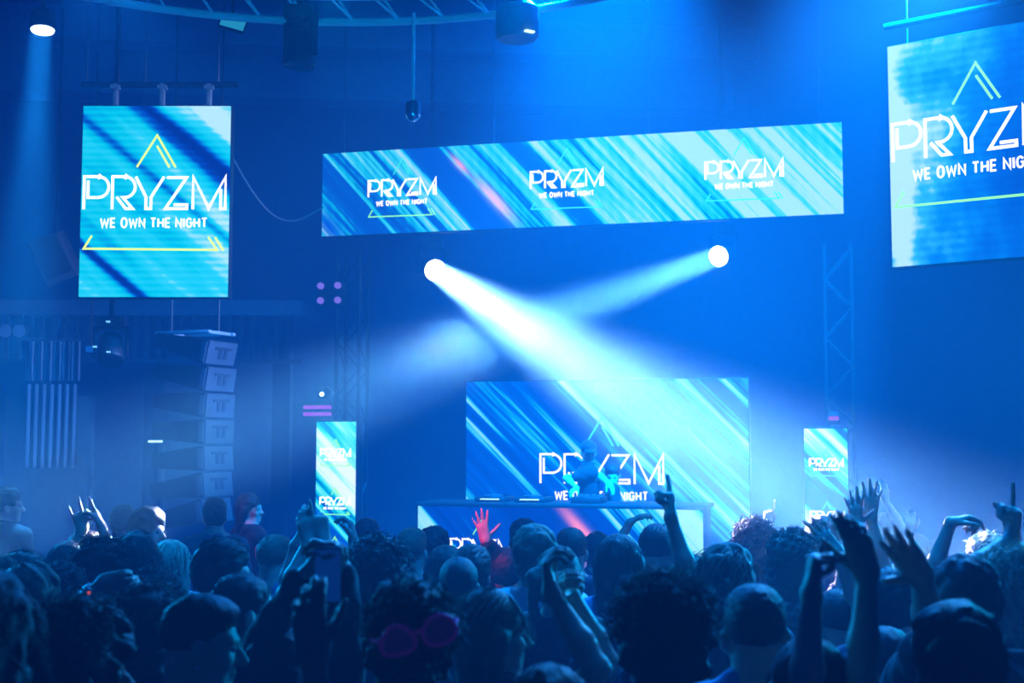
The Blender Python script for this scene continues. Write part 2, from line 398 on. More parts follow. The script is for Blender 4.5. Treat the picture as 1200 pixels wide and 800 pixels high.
# ---- banner over the stage
bl, br, tl = at(378, 279, 14.3), at(988.5, 248, 12.84), at(378, 183, 14.3)
hB = tl.z-bl.z
sb, wB = screen('led_banner', 'long landscape banner screen with three small logos above the stage', 'screen', bl, br, hB,
    dict(stops=[(0, (0, 85, 185)), (.34, (0, 105, 200)), (.42, (0, 170, 220)), (.55, (25, 212, 232)), (.75, (90, 230, 248)), (1.0, (185, 243, 255))], ang=48, fa=11, fl=.3, seed=2.4, bias=.13, gx=.32, gain=1.7, detail=4, strength=.78, streaks=((.05, .62, .1, -.55), (.75, .75, .22, .3), (1.42, .75, .17, -.75), (1.9, .4, .06, .35), (2.4, .75, .1, -.5), (3.2, .8, .08, -.35), (5.0, .5, .8, .25)), lines=('v', 9, .025), tints=((2.02, .32, .26, .05, (255, 205, 215), 1.0), (1.62, .72, .12, .035, (255, 180, 170), .9), (.1, .1, .3, .12, (0, 70, 210), .8))))
for px, sc_ in ((431, .083), (623, .088), (830, .094)):
    # where along the panel the logo starts
    a = (px-600)/F_PX; dx, dy = (br-bl).x, (br-bl).y
    s_ = (a*bl.y-bl.x)/(dx-a*dy)
    logo(sb, s_*wB, hB*.44, .185, wt=.11, ws=.07, wg=.07, tri='logo_mint', under='logo_green' if px == 431 else 'logo_mint')
for fx in (.04, .35, .65, .96):
    k = MB(); k.tube((wB*fx, .06, hB), (wB*fx, .06, 7.38-bl.z), .012, seg=6); k.build('suspension_wire', M['grey_metal'], sb)
# ---- stage: platform, back screen, booth, totems (all on the stage's own axis, turned 15 degrees)
TH = -R(14.8)
def stage_pt(px, Y, z): p = at(px, 500, Y); return Vector((p.x, p.y, z))
SZ = .4
so = stage_pt(396, 13.15, 0); ex = Vector((math.cos(TH), math.sin(TH), 0)); ey = Vector((-math.sin(TH), math.cos(TH), 0))
st = MB()
rz = Matrix.Rotation(TH, 3, 'Z')
sc_c = stage_pt(680, 13.6, SZ/2)+ey*.75
st.box(sc_c, (7.4, 3.7, SZ), rz, bev=.015); st_o = st.build('stage_platform', M['stage_black']); struct(st_o)
bl, br = stage_pt(547, 15.0, SZ+.35), stage_pt(877, 14.13, SZ+.35)
tz = at(547, 447.5, 15.0).z
sc_, wC = screen('led_backdrop_screen', 'wide stage screen of diagonal stripes behind the performers', 'screen', bl, br, tz-SZ-.35,
    dict(stops=[(0, (0, 62, 165)), (.42, (0, 85, 190)), (.5, (0, 125, 205)), (.56, (0, 165, 215)), (.66, (60, 215, 235)), (.85, (150, 235, 250)), (1, (175, 240, 250))], ang=45, fa=13, fl=.35, seed=8.6, strength=.8, bias=-.08, gx=.3, gain=1.25))
lx = (at(634, 500, 14.8).x-bl.x)/((br-bl).x)*wC
logo(sc_, lx, at(600, 566, 14.7).z-(SZ+.35), 1.42/4.3, wt=.07, tri='logo_mint', under='logo_mint')
for fx in (.05, .95):
    k = MB(); k.box((wC*fx, .12, (tz-SZ-.35)/2-.175), (.06, .06, tz-SZ-.35+.35)); k.box((wC*fx, .3, -.33), (.08, .5, .04)); k.build('support_leg', M['black_metal'], sc_)
# booth
bl, br = stage_pt(490, 13.0, SZ), stage_pt(822, 12.24, SZ)
hBo = at(490, 588, 13.0).z-SZ; d = br-bl; wBo = math.hypot(d.x, d.y)
booth = empty('dj_booth', bl, math.atan2(d.y, d.x)); tag(booth, 'broad performer booth fronted by a striped screen, on the stage', 'booth')
k = MB(); k.box((wBo/2, .375, (hBo-.04)/2), (wBo, .65, hBo-.04), bev=.01); k.build('counter_body', M['stage_black'], booth)
k = MB(); k.box((wBo/2, .36, hBo-.02), (wBo+.06, .72, .04), bev=.008); k.build('counter_top', M['black_plastic'], booth)
k = MB(); k.box((wBo/2, .03, hBo/2), (wBo, .04, hBo-.02))
k.build('display_panel', display_mat('booth_picture', wBo, hBo, stops=[(0, (0, 50, 150)), (.5, (0, 70, 175)), (.57, (0, 140, 215)), (.68, (50, 210, 230)), (1, (170, 245, 245))], ang=48, fa=9.5, fl=.3, seed=4.7, strength=.85, bias=-.05, gain=1.3, streaks=((.1, .9, .08, .5), (.75, .85, .2, .2), (1.5, .6, .4, -.6), (2.75, .9, .3, .5)), tints=((1.75, .75, .35, .05, (255, 150, 165), 1.2), (1.95, .35, .3, .07, (255, 190, 130), 1.3))), booth, smooth=False)
logo(booth, .34, .56, .66/4.3, wt=.1, y=.005, tri='logo_green', under='logo_mint')
# side totems with narrow screens
def totem(px0, px1, Y, ytop, label, seed, bias, n):
    a = stage_pt(px0, Y, SZ); b_ = a+ex*((px1-px0)/F_PX*Y*1.04); w = (b_-a).length; ht = at(px0, ytop, Y).z-SZ
    o, w = screen('led_totem', label, 'screen', a, b_, ht, dict(stops=[(0, (0, 70, 165)), (.4, (0, 95, 190)), (.47, (0, 190, 205)), (.6, (60, 225, 220)), (.8, (140, 245, 240)), (1, (220, 250, 255))], ang=45, fa=8, fl=.4, seed=seed, bias=bias, gain=1.6), 'narrow striped columns flanking the stage', depth=.16)
    for i in range(n):
        logo(o, w*.12, ht-.36-i*.5, w*.78/4.3, wt=.16, ws=.09, wg=.12, tri='logo_green' if px0 < 600 else 'logo_mint', under='logo_green' if px0 < 600 else 'logo_mint')
    k = MB(); k.box((w/2, .2, .02), (w+.2, .5, .04), bev=.01); k.build('base_plate', M['black_metal'], o)
    return o, w, ht
tL, wT, hT = totem(372, 418.5, 13.4, 494, 'slim striped column screen near the speaker stack, below pink bars', 1.7, .08, 4)
tR, wT2, hT2 = totem(942, 989, 12.35, 502, 'slim striped column screen half veiled by haze, behind raised spread hands', 6.3, .06, 4)
tR['group'] = tL['group']
def tower(o, w, px_off, h, label):
    """box truss tower standing behind a column screen"""
    base = o.location+ex*(w*px_off)+ey*.62
    t = empty('truss_tower', (base.x, base.y, SZ), TH); tag(t, label, 'truss')
    k = MB()
    for sx in (-.13, .13):
        for sy in (-.13, .13): k.tube((sx, sy, 0), (sx, sy, h), .022, seg=8)
    k.build('upright', M['black_metal'], t)
    k = MB(); n = int(h/.3)
    for i in range(n):
        z0 = .05+i*(h-.1)/n; z1 = z0+(h-.1)/n; s = 1 if i % 2 else -1
        for sy in (-.13, .13): k.tube((-.13*s, sy, z0), (.13*s, sy, z1), .01, seg=6)
        for sx in (-.13, .13): k.tube((sx, -.13*s, z0), (sx, .13*s, z1), .01, seg=6)
    k.build('lattice_brace', M['black_metal'], t)
    k = MB(); k.box((0, 0, .015), (.5, .5, .03), bev=.006); k.build('base_plate', M['black_metal'], t)
    return t
tw = tower(tL, wT, .3, at(383, 300, 14.0).z-SZ, 'black lattice tower rising behind the column screen with pink bars')
tw2 = tower(tR, wT2, .85, at(983, 290, 13.0).z-SZ, 'black lattice tower rising through haze behind the second column screen')
# four small pink dots: a blinder clamped on the tower
def wpt(px, py, Y): return at(px, py, Y)
bd = empty('blinder_light', wpt(385, 343, 13.75), TH); tag(bd, 'four-eyed blinder lamp glowing faint pink on the tower under banner end', 'lamp')
k = MB(); k.box((0, .08, 0), (.3, .1, .26), bev=.02); k.box((0, .18, 0), (.06, .16, .05)); k.build('housing', M['black_metal'], bd)
for sx in (-.1, .1):
    for sz in (-.08, .08):
        k = MB(); k.lathe([(.036, 0), (.036, .03), (.025, .035)], (sx, .03, sz), (0, -1, 0), 16); k.build('lens', M['dot_pink'], bd)
fx_ = empty('tower_spotlight', wpt(380, 462, 13.7), TH); tag(fx_, 'tiny spotlight with pale glints clamped above the pink bars', 'lamp')
k = MB(); k.lathe([(.05, 0), (.07, .05), (.06, .16), (.03, .2)], (0, -.06, 0), (0, 1, .2), 16); k.build('housing', M['black_metal'], fx_)
k = MB(); k.box((0, .12, .02), (.05, .2, .04)); k.build('clamp', M['grey_metal'], fx_)
k = MB(); k.lathe([(.022, 0), (.02, .012)], (0, -.062, 0), (0, -1, -.1), 16); k.build('lens', M['lens_soft'], fx_)
for i, py in enumerate((477, 485)):
    p = wpt(372, py, 13.7)
    t = empty('pink_light_bar', p, TH); tag(t, ('upper', 'lower')[i]+' of two short glowing pink bars above the column screen', 'light bar', 'pink bars on the tower')
    k = MB(); k.box((0, .03, 0), (.34, .05, .06), bev=.008); k.build('housing', M['black_metal'], t)
    k = MB(); k.box((0, -.003, 0), (.32, .02, .04)); k.build('light_strip', M['bar_pink'], t)
    k = MB(); k.box((.12, .2, 0), (.03, .34, .03)); k.build('bracket', M['black_metal'], t)
p = wpt(977, 490, 12.75)
t = empty('pink_light_bar', p, TH); tag(t, 'dim pink lamp on the tower over the hazy column screen', 'light bar')
k = MB(); k.box((0, .03, 0), (.12, .06, .12), bev=.008); k.build('housing', M['black_metal'], t)
k = MB(); k.box((0, -.003, .0), (.1, .02, .04)); k.build('light_strip', M['bar_pink'], t)
k = MB(); k.box((.05, .14, 0), (.03, .2, .03)); k.build('bracket', M['black_metal'], t)
# gear on the booth
zt = SZ+hBo
def on_booth(px, off): 
    f = (px-490)/332.0; return Vector((bl.x, bl.y, zt))+Vector((d.x, d.y, 0))*f+Vector((-d.y, d.x, 0)).normalized()*off
for i, (px, lab) in enumerate(((572, 'flat media player with jog wheel on the booth, nearest its striped end'), (620, 'flat media player with jog wheel on the booth, beside the mixer'))):
    t = empty('media_player', on_booth(px, .36), TH); tag(t, lab, 'player')
    k = MB(); k.box((0, 0, .025), (.32, .4, .05), bev=.01); k.build('body', M['black_plastic'], t)
    k = MB(); k.lathe([(.1, 0), (.1, .015), (.085, .022)], (0, -.06, .048), (0, 0, 1), 28); k.build('jog_wheel', M['grey_metal'], t)
    k = MB(); k.box((0, .13, .053), (.2, .08, .01), Matrix.Rotation(.05, 3, 'X')); k.build('display', M['phone_screen'], t)
    k = MB(); k.box((.0, -.2, .03), (.2, .012, .01)); k.build('edge_light', M['strip_white'], t)
mx_ = empty('mixer', on_booth(686, .36), TH); tag(mx_, 'black mixer with small knobs on the booth in front of the performer', 'mixer')
k = MB(); k.box((0, 0, .03), (.3, .38, .06), bev=.01); k.build('body', M['black_plastic'], mx_)
for ix in range(4):
    for iy in range(4): k = MB(); k.tube((-.1+ix*.066, .14-iy*.06, .058), (-.1+ix*.066, .14-iy*.06, .082), .014, .011, seg=10); k.build('knob', M['grey_metal'], mx_)
# ------------------------------------------------------------------ room shell
def shell(name, c, dims, mat):
    k = MB(); k.box(c, dims); o = k.build(name, mat, smooth=False); struct(o); return o
X0, X1, Y0, Y1, ZC = -7.6, 8.2, -3.0, 18.0, 7.4
shell('floor', ((X0+X1)/2, (Y0+Y1)/2, -.05), (X1-X0+.4, Y1-Y0+.4, .1), M['floor_dark'])
shell('ceiling', ((X0+X1)/2, (Y0+Y1)/2, ZC+.05), (X1-X0+.4, Y1-Y0+.4, .1), M['ceiling_dark'])
shell('wall_back', ((X0+X1)/2, Y1+.1, ZC/2), (X1-X0+.4, .2, ZC), M['wall_dark'])
shell('wall_left', (X0-.1, (Y0+Y1)/2, ZC/2), (.2, Y1-Y0, ZC), M['wall_dark'])
shell('wall_right', (X1+.1, (Y0+Y1)/2, ZC/2), (.2, Y1-Y0, ZC), M['wall_dark'])
shell('wall_front', ((X0+X1)/2, Y0-.1, ZC/2), (X1-X0+.4, .2, ZC), M['wall_dark'])
# curved soffit bands on the ceiling: the pale steps between lighting ring and banner
for i, (Yc, z, r0) in enumerate(((16.6, 6.5, .5), (15.8, 6.95, .45))):
    k = MB(); k.box((-2.2+i*.2, Yc, z+(ZC-z)/2), (10.4, r0, ZC-z), Matrix.Rotation(R(6), 3, 'Z'), bev=.05); o = k.build('ceiling_beam', M['fascia']); struct(o)
# balcony on the side with its fascia
pz = at(150, 360, 15.2).z
k = MB(); k.box((-4.95, 16.2, pz), (4.9, 2.0, .2), bev=.03); o = k.build('balcony_slab', M['fascia']); struct(o)
k = MB()
for i in range(34): k.box((-7.3+i*.14, 15.25, pz-.36), (.05, .04, .5))
k.box((-4.95, 15.25, pz-.64), (4.9, .05, .05)); o = k.build('balcony_screen_slats', M['wall_dark']); struct(o)
k = MB()
for xx in (-7.1, -5.7, -4.35, -2.8): k.box((xx, 15.6, pz/2), (.22, .22, pz), bev=.02)
o = k.build('balcony_column', M['stage_black']); struct(o)
# sequin curtain and upright strips below it
cu = empty('bead_curtain', at(61, 446, 14.9)); tag(cu, 'shimmering bead curtain hanging above the pale upright strips', 'curtain')
w_ = 65/F_PX*14.9; h_ = at(61, 400, 14.9).z-cu.location.z
bm = bmesh.new(); nX, nZ = 60, 6
g = [[bm.verts.new((-w_/2+w_*i/nX, .035*math.sin(i*1.9)+.02*math.sin(i*.6), h_*j/nZ)) for j in range(nZ+1)] for i in range(nX+1)]
for i in range(nX):
    for j in range(nZ): bm.faces.new((g[i][j], g[i+1][j], g[i+1][j+1], g[i][j+1]))
me = bpy.data.meshes.new('drape'); bm.to_mesh(me); bm.free(); me.shade_smooth(); mesh_obj('drape', me, M['curtain'], cu)
k = MB(); k.tube((-w_/2-.05, 0, h_+.02), (w_/2+.05, 0, h_+.02), .02, seg=10); k.build('curtain_rail', M['grey_metal'], cu)
for i in range(7):
    p = at(31.5+i*9, 548, 14.9); hh = at(31, 450, 14.9).z-p.z
    t = empty('upright_strip', (p.x, p.y, p.z)); 
    tag(t, 'pale upright strip, one of seven in a row below the bead curtain', 'strip', 'seven pale upright strips')
    k = MB(); k.box((0, 0, hh/2), (.034, .04, hh), bev=.008); k.build('bar', M['strip_pale'], t)
    k = MB(); k.box((0, .035, hh/2), (.02, .05, hh-.1)); k.build('mount', M['black_metal'], t)
k = MB(); k.box((at(58, 500, 15.05).x, 15.06, 1.3), (1.0, .18, 2.6), bev=.01); o = k.build('wall_panel', M['wall_dark']); struct(o)
# ------------------------------------------------------------------ line array
LY = 12.75; AA = R(68)
la_top = at(240, 396, LY)
W, D_, H = .52, .62, .262
for i in range(7):
    t = empty('line_array_cabinet', at(241-i*.9, 412+i*31.2, LY), AA)
    tilt = R(13-i*4.0)
    rest = ['topmost', 'second', 'third', 'fourth', 'fifth', 'sixth', 'lowest'][i]
    tag(t, rest+' wedge cabinet from the top of the hanging speaker column', 'speaker', 'hanging line array cabinets')
    rt = Matrix.Rotation(tilt, 3, 'X')
    def P3(x, y, z): return Vector((x, 0, 0))+rt @ Vector((0, y, z))
    k = MB(); k.poly([P3(0, y, z) for y, z in [(0, -H/2+.006), (0, H/2-.006), (D_, H/2-.06), (D_, -H/2+.06)]], (W, 0, 0)); k.build('cabinet', M['black_plastic'], t, smooth=False)
    k = MB(); k.poly([P3(.015, y, z) for y, z in ((-.014, -H/2+.016), (-.014, H/2-.016), (.002, H/2-.016), (.002, -H/2+.016))], (W-.03, 0, 0)); k.build('grille', M['cabinet_grey'], t, smooth=False)
    k = MB()
    for x0_ in (.2, .29): k.poly([P3(x0_, y, z) for y, z in ((-.02, -.06), (-.02, .06), (-.012, .06), (-.012, -.06))], (.055, 0, 0))
    k.poly([P3(.13, y, z) for y, z in ((-.0205, .035), (-.0205, .062), (-.012, .062), (-.012, .035))], (.28, 0, 0))
    k.build('badge', M['grille_dark'], t, smooth=False)
    k = MB(); k.poly([P3(-.014, y, z) for y, z in ((.0, -.1), (.0, .1), (.05, .1), (.05, -.1))], (.014, 0, 0)); k.build('rigging_plate', M['cabinet_grey'], t, smooth=False)
fb = empty('flying_frame', la_top+Vector((0, 0, .07)), AA); tag(fb, 'thin pale flying frame carrying the hanging speaker column', 'frame')
k = MB()
for xx in (.05, .47): k.box((xx, .3, 0), (.05, .66, .035), bev=.006)
k.box((.26, .02, 0), (.42, .05, .035), bev=.006); k.box((.26, .6, 0), (.42, .05, .035), bev=.006); k.build('frame_plate', M['strip_pale'], fb)
for yy in (.02, .6):
    k = MB(); k.tube((.26, yy, .0), (.26, yy, 7.38-fb.location.z), .012, seg=6); k.build('chain', M['black_plastic'], fb)
# ------------------------------------------------------------------ lamps
def moving_head(loc, aim, label, lens, up=None, size=1.0, mount_z=None, group=None):
    """yoke lamp: base hangs above, the barrel points at aim"""
    loc = Vector(loc); o = empty('moving_head_light', loc); tag(o, label, 'stage light', group)
    s = size; ax_ = (Vector(aim)-loc).normalized()
    k = MB(); k.box((0, 0, .3*s), (.26*s, .24*s, .12*s), bev=.02*s); k.build('base', M['black_plastic'], o)
    az_ = math.atan2(ax_.x, -ax_.y); rz_ = Matrix.Rotation(az_, 3, 'Z')
    k = MB()
    for sx in (-1, 1): k.box(rz_ @ Vector((sx*.165*s, 0, .09*s)), (.035*s, .1*s, .34*s), rz_, bev=.012*s)
    k.box((0, 0, .235*s), (.35*s, .12*s, .035*s), rz_, bev=.01*s); k.build('yoke', M['black_metal'], o)
    k = MB(); k.lathe([(.06*s, -.2*s), (.11*s, -.17*s), (.125*s, -.05*s), (.13*s, .08*s), (.14*s, .13*s), (.135*s, .145*s), (.12*s, .14*s)], (0, 0, 0), ax_, 28); hd = k.build('barrel', M['black_plastic'], o)
    k = MB(); k.lathe([(.122*s, .138*s), (.115*s, .15*s), (.06*s, .156*s)], (0, 0, 0), ax_, 28); k.build('lens', M[lens], hd)
    if mount_z is not None:
        k = MB(); k.tube((0, 0, .36*s), (0, 0, mount_z-loc.z), .025, seg=10); k.build('hanging_pole', M['black_metal'], o)
    return o, loc+ax_*.17*s
def spot(name, loc, aim, col, power, angle, blend=.4, rad=.05):
    l = bpy.data.lights.new(name, 'SPOT'); l.energy = power; l.color = col; l.spot_size = R(angle); l.spot_blend = blend; l.shadow_soft_size = rad
    o = bpy.data.objects.new(name, l); C.objects.link(o); o.location = loc
    o.rotation_euler = (Vector(aim)-Vector(loc)).to_track_quat('-Z', 'Y').to_euler(); return o
A1 = at(506, 314, 14.3); T1 = at(930, 588, 7.5)
mh1, e1 = moving_head(A1, T1, 'blazing white moving head lamp under the near end of the banner, beam falling over stage', 'lens_white', size=.95, mount_z=7.38)
A2 = at(848, 298, 13.5); T2 = at(110, 566, 7.2)
mh2, e2 = moving_head(A2, T2, 'blazing white moving head lamp under the far end of the banner, beam sweeping across', 'lens_white', size=.88, mount_z=7.38)
A3 = at(50, 35, 11.0)
pc = empty('downlight', A3); tag(pc, 'pale round downlight glowing alone in the dark corner above the portrait screen', 'lamp')
k = MB(); k.lathe([(.105, 0), (.115, .05), (.1, .16), (.05, .2)], (0, 0, 0), (-.05, .12, 1), 24); k.build('housing', M['black_metal'], pc)
k = MB(); k.lathe([(.1, 0), (.095, .012), (.05, .02)], (0, 0, 0), (.05, -.12, -1), 24); k.build('lens', M['lens_soft'], pc)
k = MB(); k.tube((0, 0, .18), (0, 0, 7.38-A3.z), .02, seg=8); k.build('hanging_pole', M['black_metal'], pc)
# lighting ring near the ceiling
RC = Vector((-1.15, 5.95, 5.17)); RR = 3.2
rt_ = empty('ring_truss', RC); tag(rt_, 'curved circular lighting truss of two pale tubes crossing the top of view', 'truss')
def ring(name, r, z, tr, mat):
    k = MB(); n = 72
    P = [Vector((r*math.cos(2*math.pi*i/n), r*math.sin(2*math.pi*i/n), z)) for i in range(n+1)]
    k.path(P, tr, 10); return k.build(name, M[mat], rt_)
ring('lower_tube', RR, -.03, .03, 'truss_metal'); ring('upper_tube', RR-.02, .2, .026, 'truss_metal'); ring('inner_tube', RR-.22, .08, .026, 'truss_metal')
k = MB(); n = 60
for i in range(n):
    a0, a1 = 2*math.pi*i/n, 2*math.pi*(i+.5)/n
    p0 = Vector((RR*math.cos(a0), RR*math.sin(a0), -.03)); p1 = Vector(((RR-.02)*math.cos(a1), (RR-.02)*math.sin(a1), .2)); p2 = Vector(((RR-.22)*math.cos(a1), (RR-.22)*math.sin(a1), .08))
    k.tube(p0, p1, .01, seg=6); k.tube(p0, p2, .01, seg=6)
k.build('lattice_brace', M['truss_metal'], rt_)
for i in range(6):
    a0 = R(20+60*i); k = MB(); k.tube(((RR-.1)*math.cos(a0), (RR-.1)*math.sin(a0), .1), ((RR-.1)*math.cos(a0), (RR-.1)*math.sin(a0), 7.38-RC.z), .012, seg=6); k.build('suspension_wire', M['grey_metal'], rt_)
# dome on a rod
pr = at(484, 15, 9.05); pb = at(484, 134, 9.05)
dm_ = empty('dome_camera', pb); tag(dm_, 'small glass dome hanging on a long thin rod from the ring truss', 'camera')
k = MB(); k.tube((0, 0, .07), (0, 0, pr.z-pb.z), .013, seg=10); k.build('rod', M['truss_metal'], dm_)
k = MB(); k.lathe([(.02, .1), (.05, .085), (.056, .04), (.056, .0)], (0, 0, 0), (0, 0, 1), 20); k.build('mount', M['grey_metal'], dm_)
k = MB(); k.ball((0, 0, 0), .054, 20); k.build('dome', M['chrome'], dm_)
moving_head(at(352, 58, 9.0), at(330, 300, 8.9), 'unlit black moving head lamp hung from the ring truss', 'lens_dark', size=.85, mount_z=7.38)
# floodlight panel and drum lamp near the ring
fl = empty('flood_panel', at(273, 27, 9.3), R(15)); tag(fl, 'small tilted flood panel glowing dim cyan below the ring truss', 'lamp')
rf = Matrix.Rotation(R(-28), 3, 'X') @ Matrix.Rotation(R(16), 3, 'Y')
k = MB(); k.box((0, .03, 0), (.2, .05, .12), rf, bev=.01); k.build('housing', M['black_metal'], fl)
k = MB(); k.box(rf @ Vector((0, -.0, -.0)), (.175, .012, .095), rf); k.build('diffuser', M['lens_dim'], fl)
k = MB(); k.tube((0, .05, .05), (0, .05, 7.38-fl.location.z), .012, seg=8); k.build('hanging_pole', M['black_metal'], fl)
dr = empty('drum_lamp', at(606, 30, 8.75)); tag(dr, 'dark drum lamp with a thin bright slit hung beside the end of ring truss', 'lamp')
k = MB(); k.lathe([(.13, -.1), (.15, -.08), (.15, .12), (.1, .17)], (0, 0, 0), (0, 0, 1), 28); k.build('housing', M['fascia'], dr)
k = MB(); k.box((.085, -.135, -.085), (.07, .03, .012), Matrix.Rotation(R(32), 3, 'Z')); k.build('lens', M['strip_white'], dr)
k = MB(); k.tube((0, 0, .15), (0, 0, 7.38-dr.location.z), .015, seg=8); k.build('hanging_pole', M['black_metal'], dr)
# dim fixtures below the balcony
for i, (px, py, lab) in enumerate(((6, 388, 'faint round lamp under the balcony, at frame edge'), (22, 388, 'faint round lamp under the balcony, beside another at frame edge'))):
    t = empty('balcony_lamp', at(px, py, 14.9)); tag(t, lab, 'lamp', 'pair of faint round lamps')
    k = MB(); k.lathe([(.05, .14), (.08, .08), (.085, 0)], (0, 0, 0), (0, 1, .1), 20); k.build('housing', M['cabinet_grey'], t)
    k = MB(); k.lathe([(.075, .0), (.07, .012)], (0, 0, 0), (0, -1, -.1), 20); k.build('lens', M['strip_pale'], t)
    k = MB(); k.tube((0, .08, .05), (0, .08, pz-.1-t.location.z), .012, seg=6); k.build('hanging_pole', M['black_metal'], t)
cl = at(130, 410, 12.35)
o, _ = moving_head(cl, cl+Vector((.2, -.6, -1)), 'dark moving head lamp with tiny glints hung below the portrait screen', 'lens_dark', size=.9, mount_z=7.38)
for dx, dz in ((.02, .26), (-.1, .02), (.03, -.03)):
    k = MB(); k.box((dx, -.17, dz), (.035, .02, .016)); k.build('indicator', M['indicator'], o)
t = empty('blue_indicator', at(105, 409, 13)); tag(t, 'small square blue glow beside the dark hanging lamp', 'lamp')
k = MB(); k.box((0, .03, 0), (.1, .06, .09), bev=.01); k.build('housing', M['black_metal'], t)
k = MB(); k.box((0, -.004, 0), (.075, .01, .065)); k.build('face', emis('blue_face', lin(20, 110, 210), .5), t)
k = MB(); k.tube((0, .04, .04), (0, .04, 7.38-t.location.z), .01, seg=6); k.build('hanging_pole', M['black_metal'], t)
t = empty('exit_strip_light', at(182, 517, 14.5)); tag(t, 'short white strip light glowing alone on the dark back area', 'lamp')
k = MB(); k.box((0, .03, 0), (.19, .05, .05), bev=.008); k.build('housing', M['black_metal'], t)
k = MB(); k.box((0, -.002, 0), (.16, .016, .022)); k.build('tube', M['strip_white'], t)
k = MB(); k.box((0, .06, -t.location.z/2), (.05, .04, t.location.z)); k.build('post', M['black_metal'], t)
# tilted loudspeaker, faint, beyond the portrait screen
t = empty('tilted_loudspeaker', at(60, 300, 14.2)); tag(t, 'faint tilted loudspeaker box hanging in gloom beside the portrait screen', 'speaker')
rot = Matrix.Rotation(R(-22), 3, 'Y') @ Matrix.Rotation(R(18), 3, 'X')
k = MB(); k.box((0, .15, 0), (.36, .34, .52), rot, bev=.015); k.build('cabinet', M['cabinet_grey'], t)
k = MB(); k.box(rot @ Vector((0, -.02, 0))+Vector((0, .0, 0)), (.31, .02, .46), rot); k.build('grille', M['grille_dark'], t)
k = MB(); k.tube((0, .15, .2), (0, .15, 7.38-t.location.z), .02, seg=8); k.build('hanging_pole', M['black_metal'], t)
# drooping cable from the portrait screen to the banner
p0, p1 = at(270, 180, 12.1), at(378, 243, 14.2)
k = MB(); P = []
for i in range(25):
    f = i/24; q = p0.lerp(p1, f); q.z -= .42*math.sin(math.pi*f)**1.0*(1-.2*f); P.append(q)
k.path(P, .01, 6); o = k.build('power_cable', M['grey_metal']); tag(o, 'thin drooping cable strung between portrait screen and banner', 'cable')
# ------------------------------------------------------------------ people
def rot3(yaw=0, pitch=0, roll=0):
    """face azimuth (0 = away from camera, 90 = towards +X), nod, tilt"""
    return Matrix.Rotation(-R(yaw), 3, 'Z') @ Matrix.Rotation(R(pitch), 3, 'X') @ Matrix.Rotation(R(roll), 3, 'Y')
def nparr(m): return np.array([[m[i][j] for j in range(3)] for i in range(3)])
POSES = {  # curl of the three joints for index..little, spread, thumb (out, bend)
 'open':   ([(4, 6, 5)]*4, 5, (42, 8)), 'spread': ([(2, 5, 4)]*4, 13, (58, 5)), 'relax': ([(20, 26, 18), (26, 30, 20), (30, 34, 22), (34, 36, 24)], 4, (36, 15)),
 'fist':   ([(78, 95, 60)]*4, 1, (24, 60)), 'point': ([(2, 3, 2)]+[(80, 95, 60)]*3, 2, (22, 62)), 'horns': ([(2, 4, 2), (82, 95, 60), (82, 95, 60), (6, 6, 4)], 5, (26, 60)),
 'grip':   ([(42, 52, 34), (46, 54, 36), (50, 56, 36), (54, 58, 36)], 2, (40, 30)), 'pinch': ([(38, 34, 18), (62, 62, 40), (68, 70, 44), (72, 74, 46)], 3, (38, 24)),
 'flag': ([(86, 4, 3)]+[(80, 95, 60)]*3, 2, (12, 0)), 'clasp':  ([(55, 60, 35)]*4, 1, (30, 35))}
def add_hand(S, wrist, d, n, side, pose, s, kf):
    """wrist point, direction to the fingertips, palm normal; side -1 left / +1 right; adds palm, four fingers, thumb"""
    d = d.normalized(); n = (n-d*n.dot(d)).normalized(); th = d.cross(n)*side    # side of the thumb
    F = lambda a, b, c: wrist+d*(a*s)+th*(b*s)+n*(c*s)
    curls, spr, (tout, tb) = POSES[pose]
    for b in (-.026, -.009, .009, .026):
        S.cone(F(.006, b*.72, 0), F(.088-abs(b-.006)*.25, b, 0), .0165*s, .0125*s, .012)
    lens = [(.044, .026, .021), (.049, .031, .023), (.045, .029, .022), (.034, .021, .019)]
    for i in range(4):
        b = (.027, .0095, -.009, -.0265)[i]; a0 = (.085, .09, .086, .078)[i]
        p = F(a0, b, .001); ang = R(spr*(1.25, .3, -.5, -1.5)[i])
        fd = (d*math.cos(ang)+th*math.sin(ang)).normalized(); axis = n.cross(fd).normalized()
        r = (.0095, .0098, .0092, .0082)[i]*s*kf; cum = 0
        for j in range(3):
            cum += curls[i][j]
            dd = fd*math.cos(R(cum))+n*math.sin(R(cum))
            q = p+dd*(lens[i][j]*s); r2 = r*.93
            S.cone(p, q, r, r2, .0035); p = q; r = r2
    p = F(.022, .026, .006); a = R(tout); dd = (d*math.cos(a)+th*math.sin(a)+n*.25).normalized(); r = .0125*s*max(1, kf*.95)
    for j, L_ in enumerate((.042, .032, .026)):
        if j:
            b = R(tb*(.6 if j == 1 else .8)); dd = (dd*math.cos(b)+(n*.75-th*.5+d*.2)*math.sin(b)).normalized()
        q = p+dd*(L_*s); S.cone(p, q, r, r*.9, .006); p = q; r *= .9
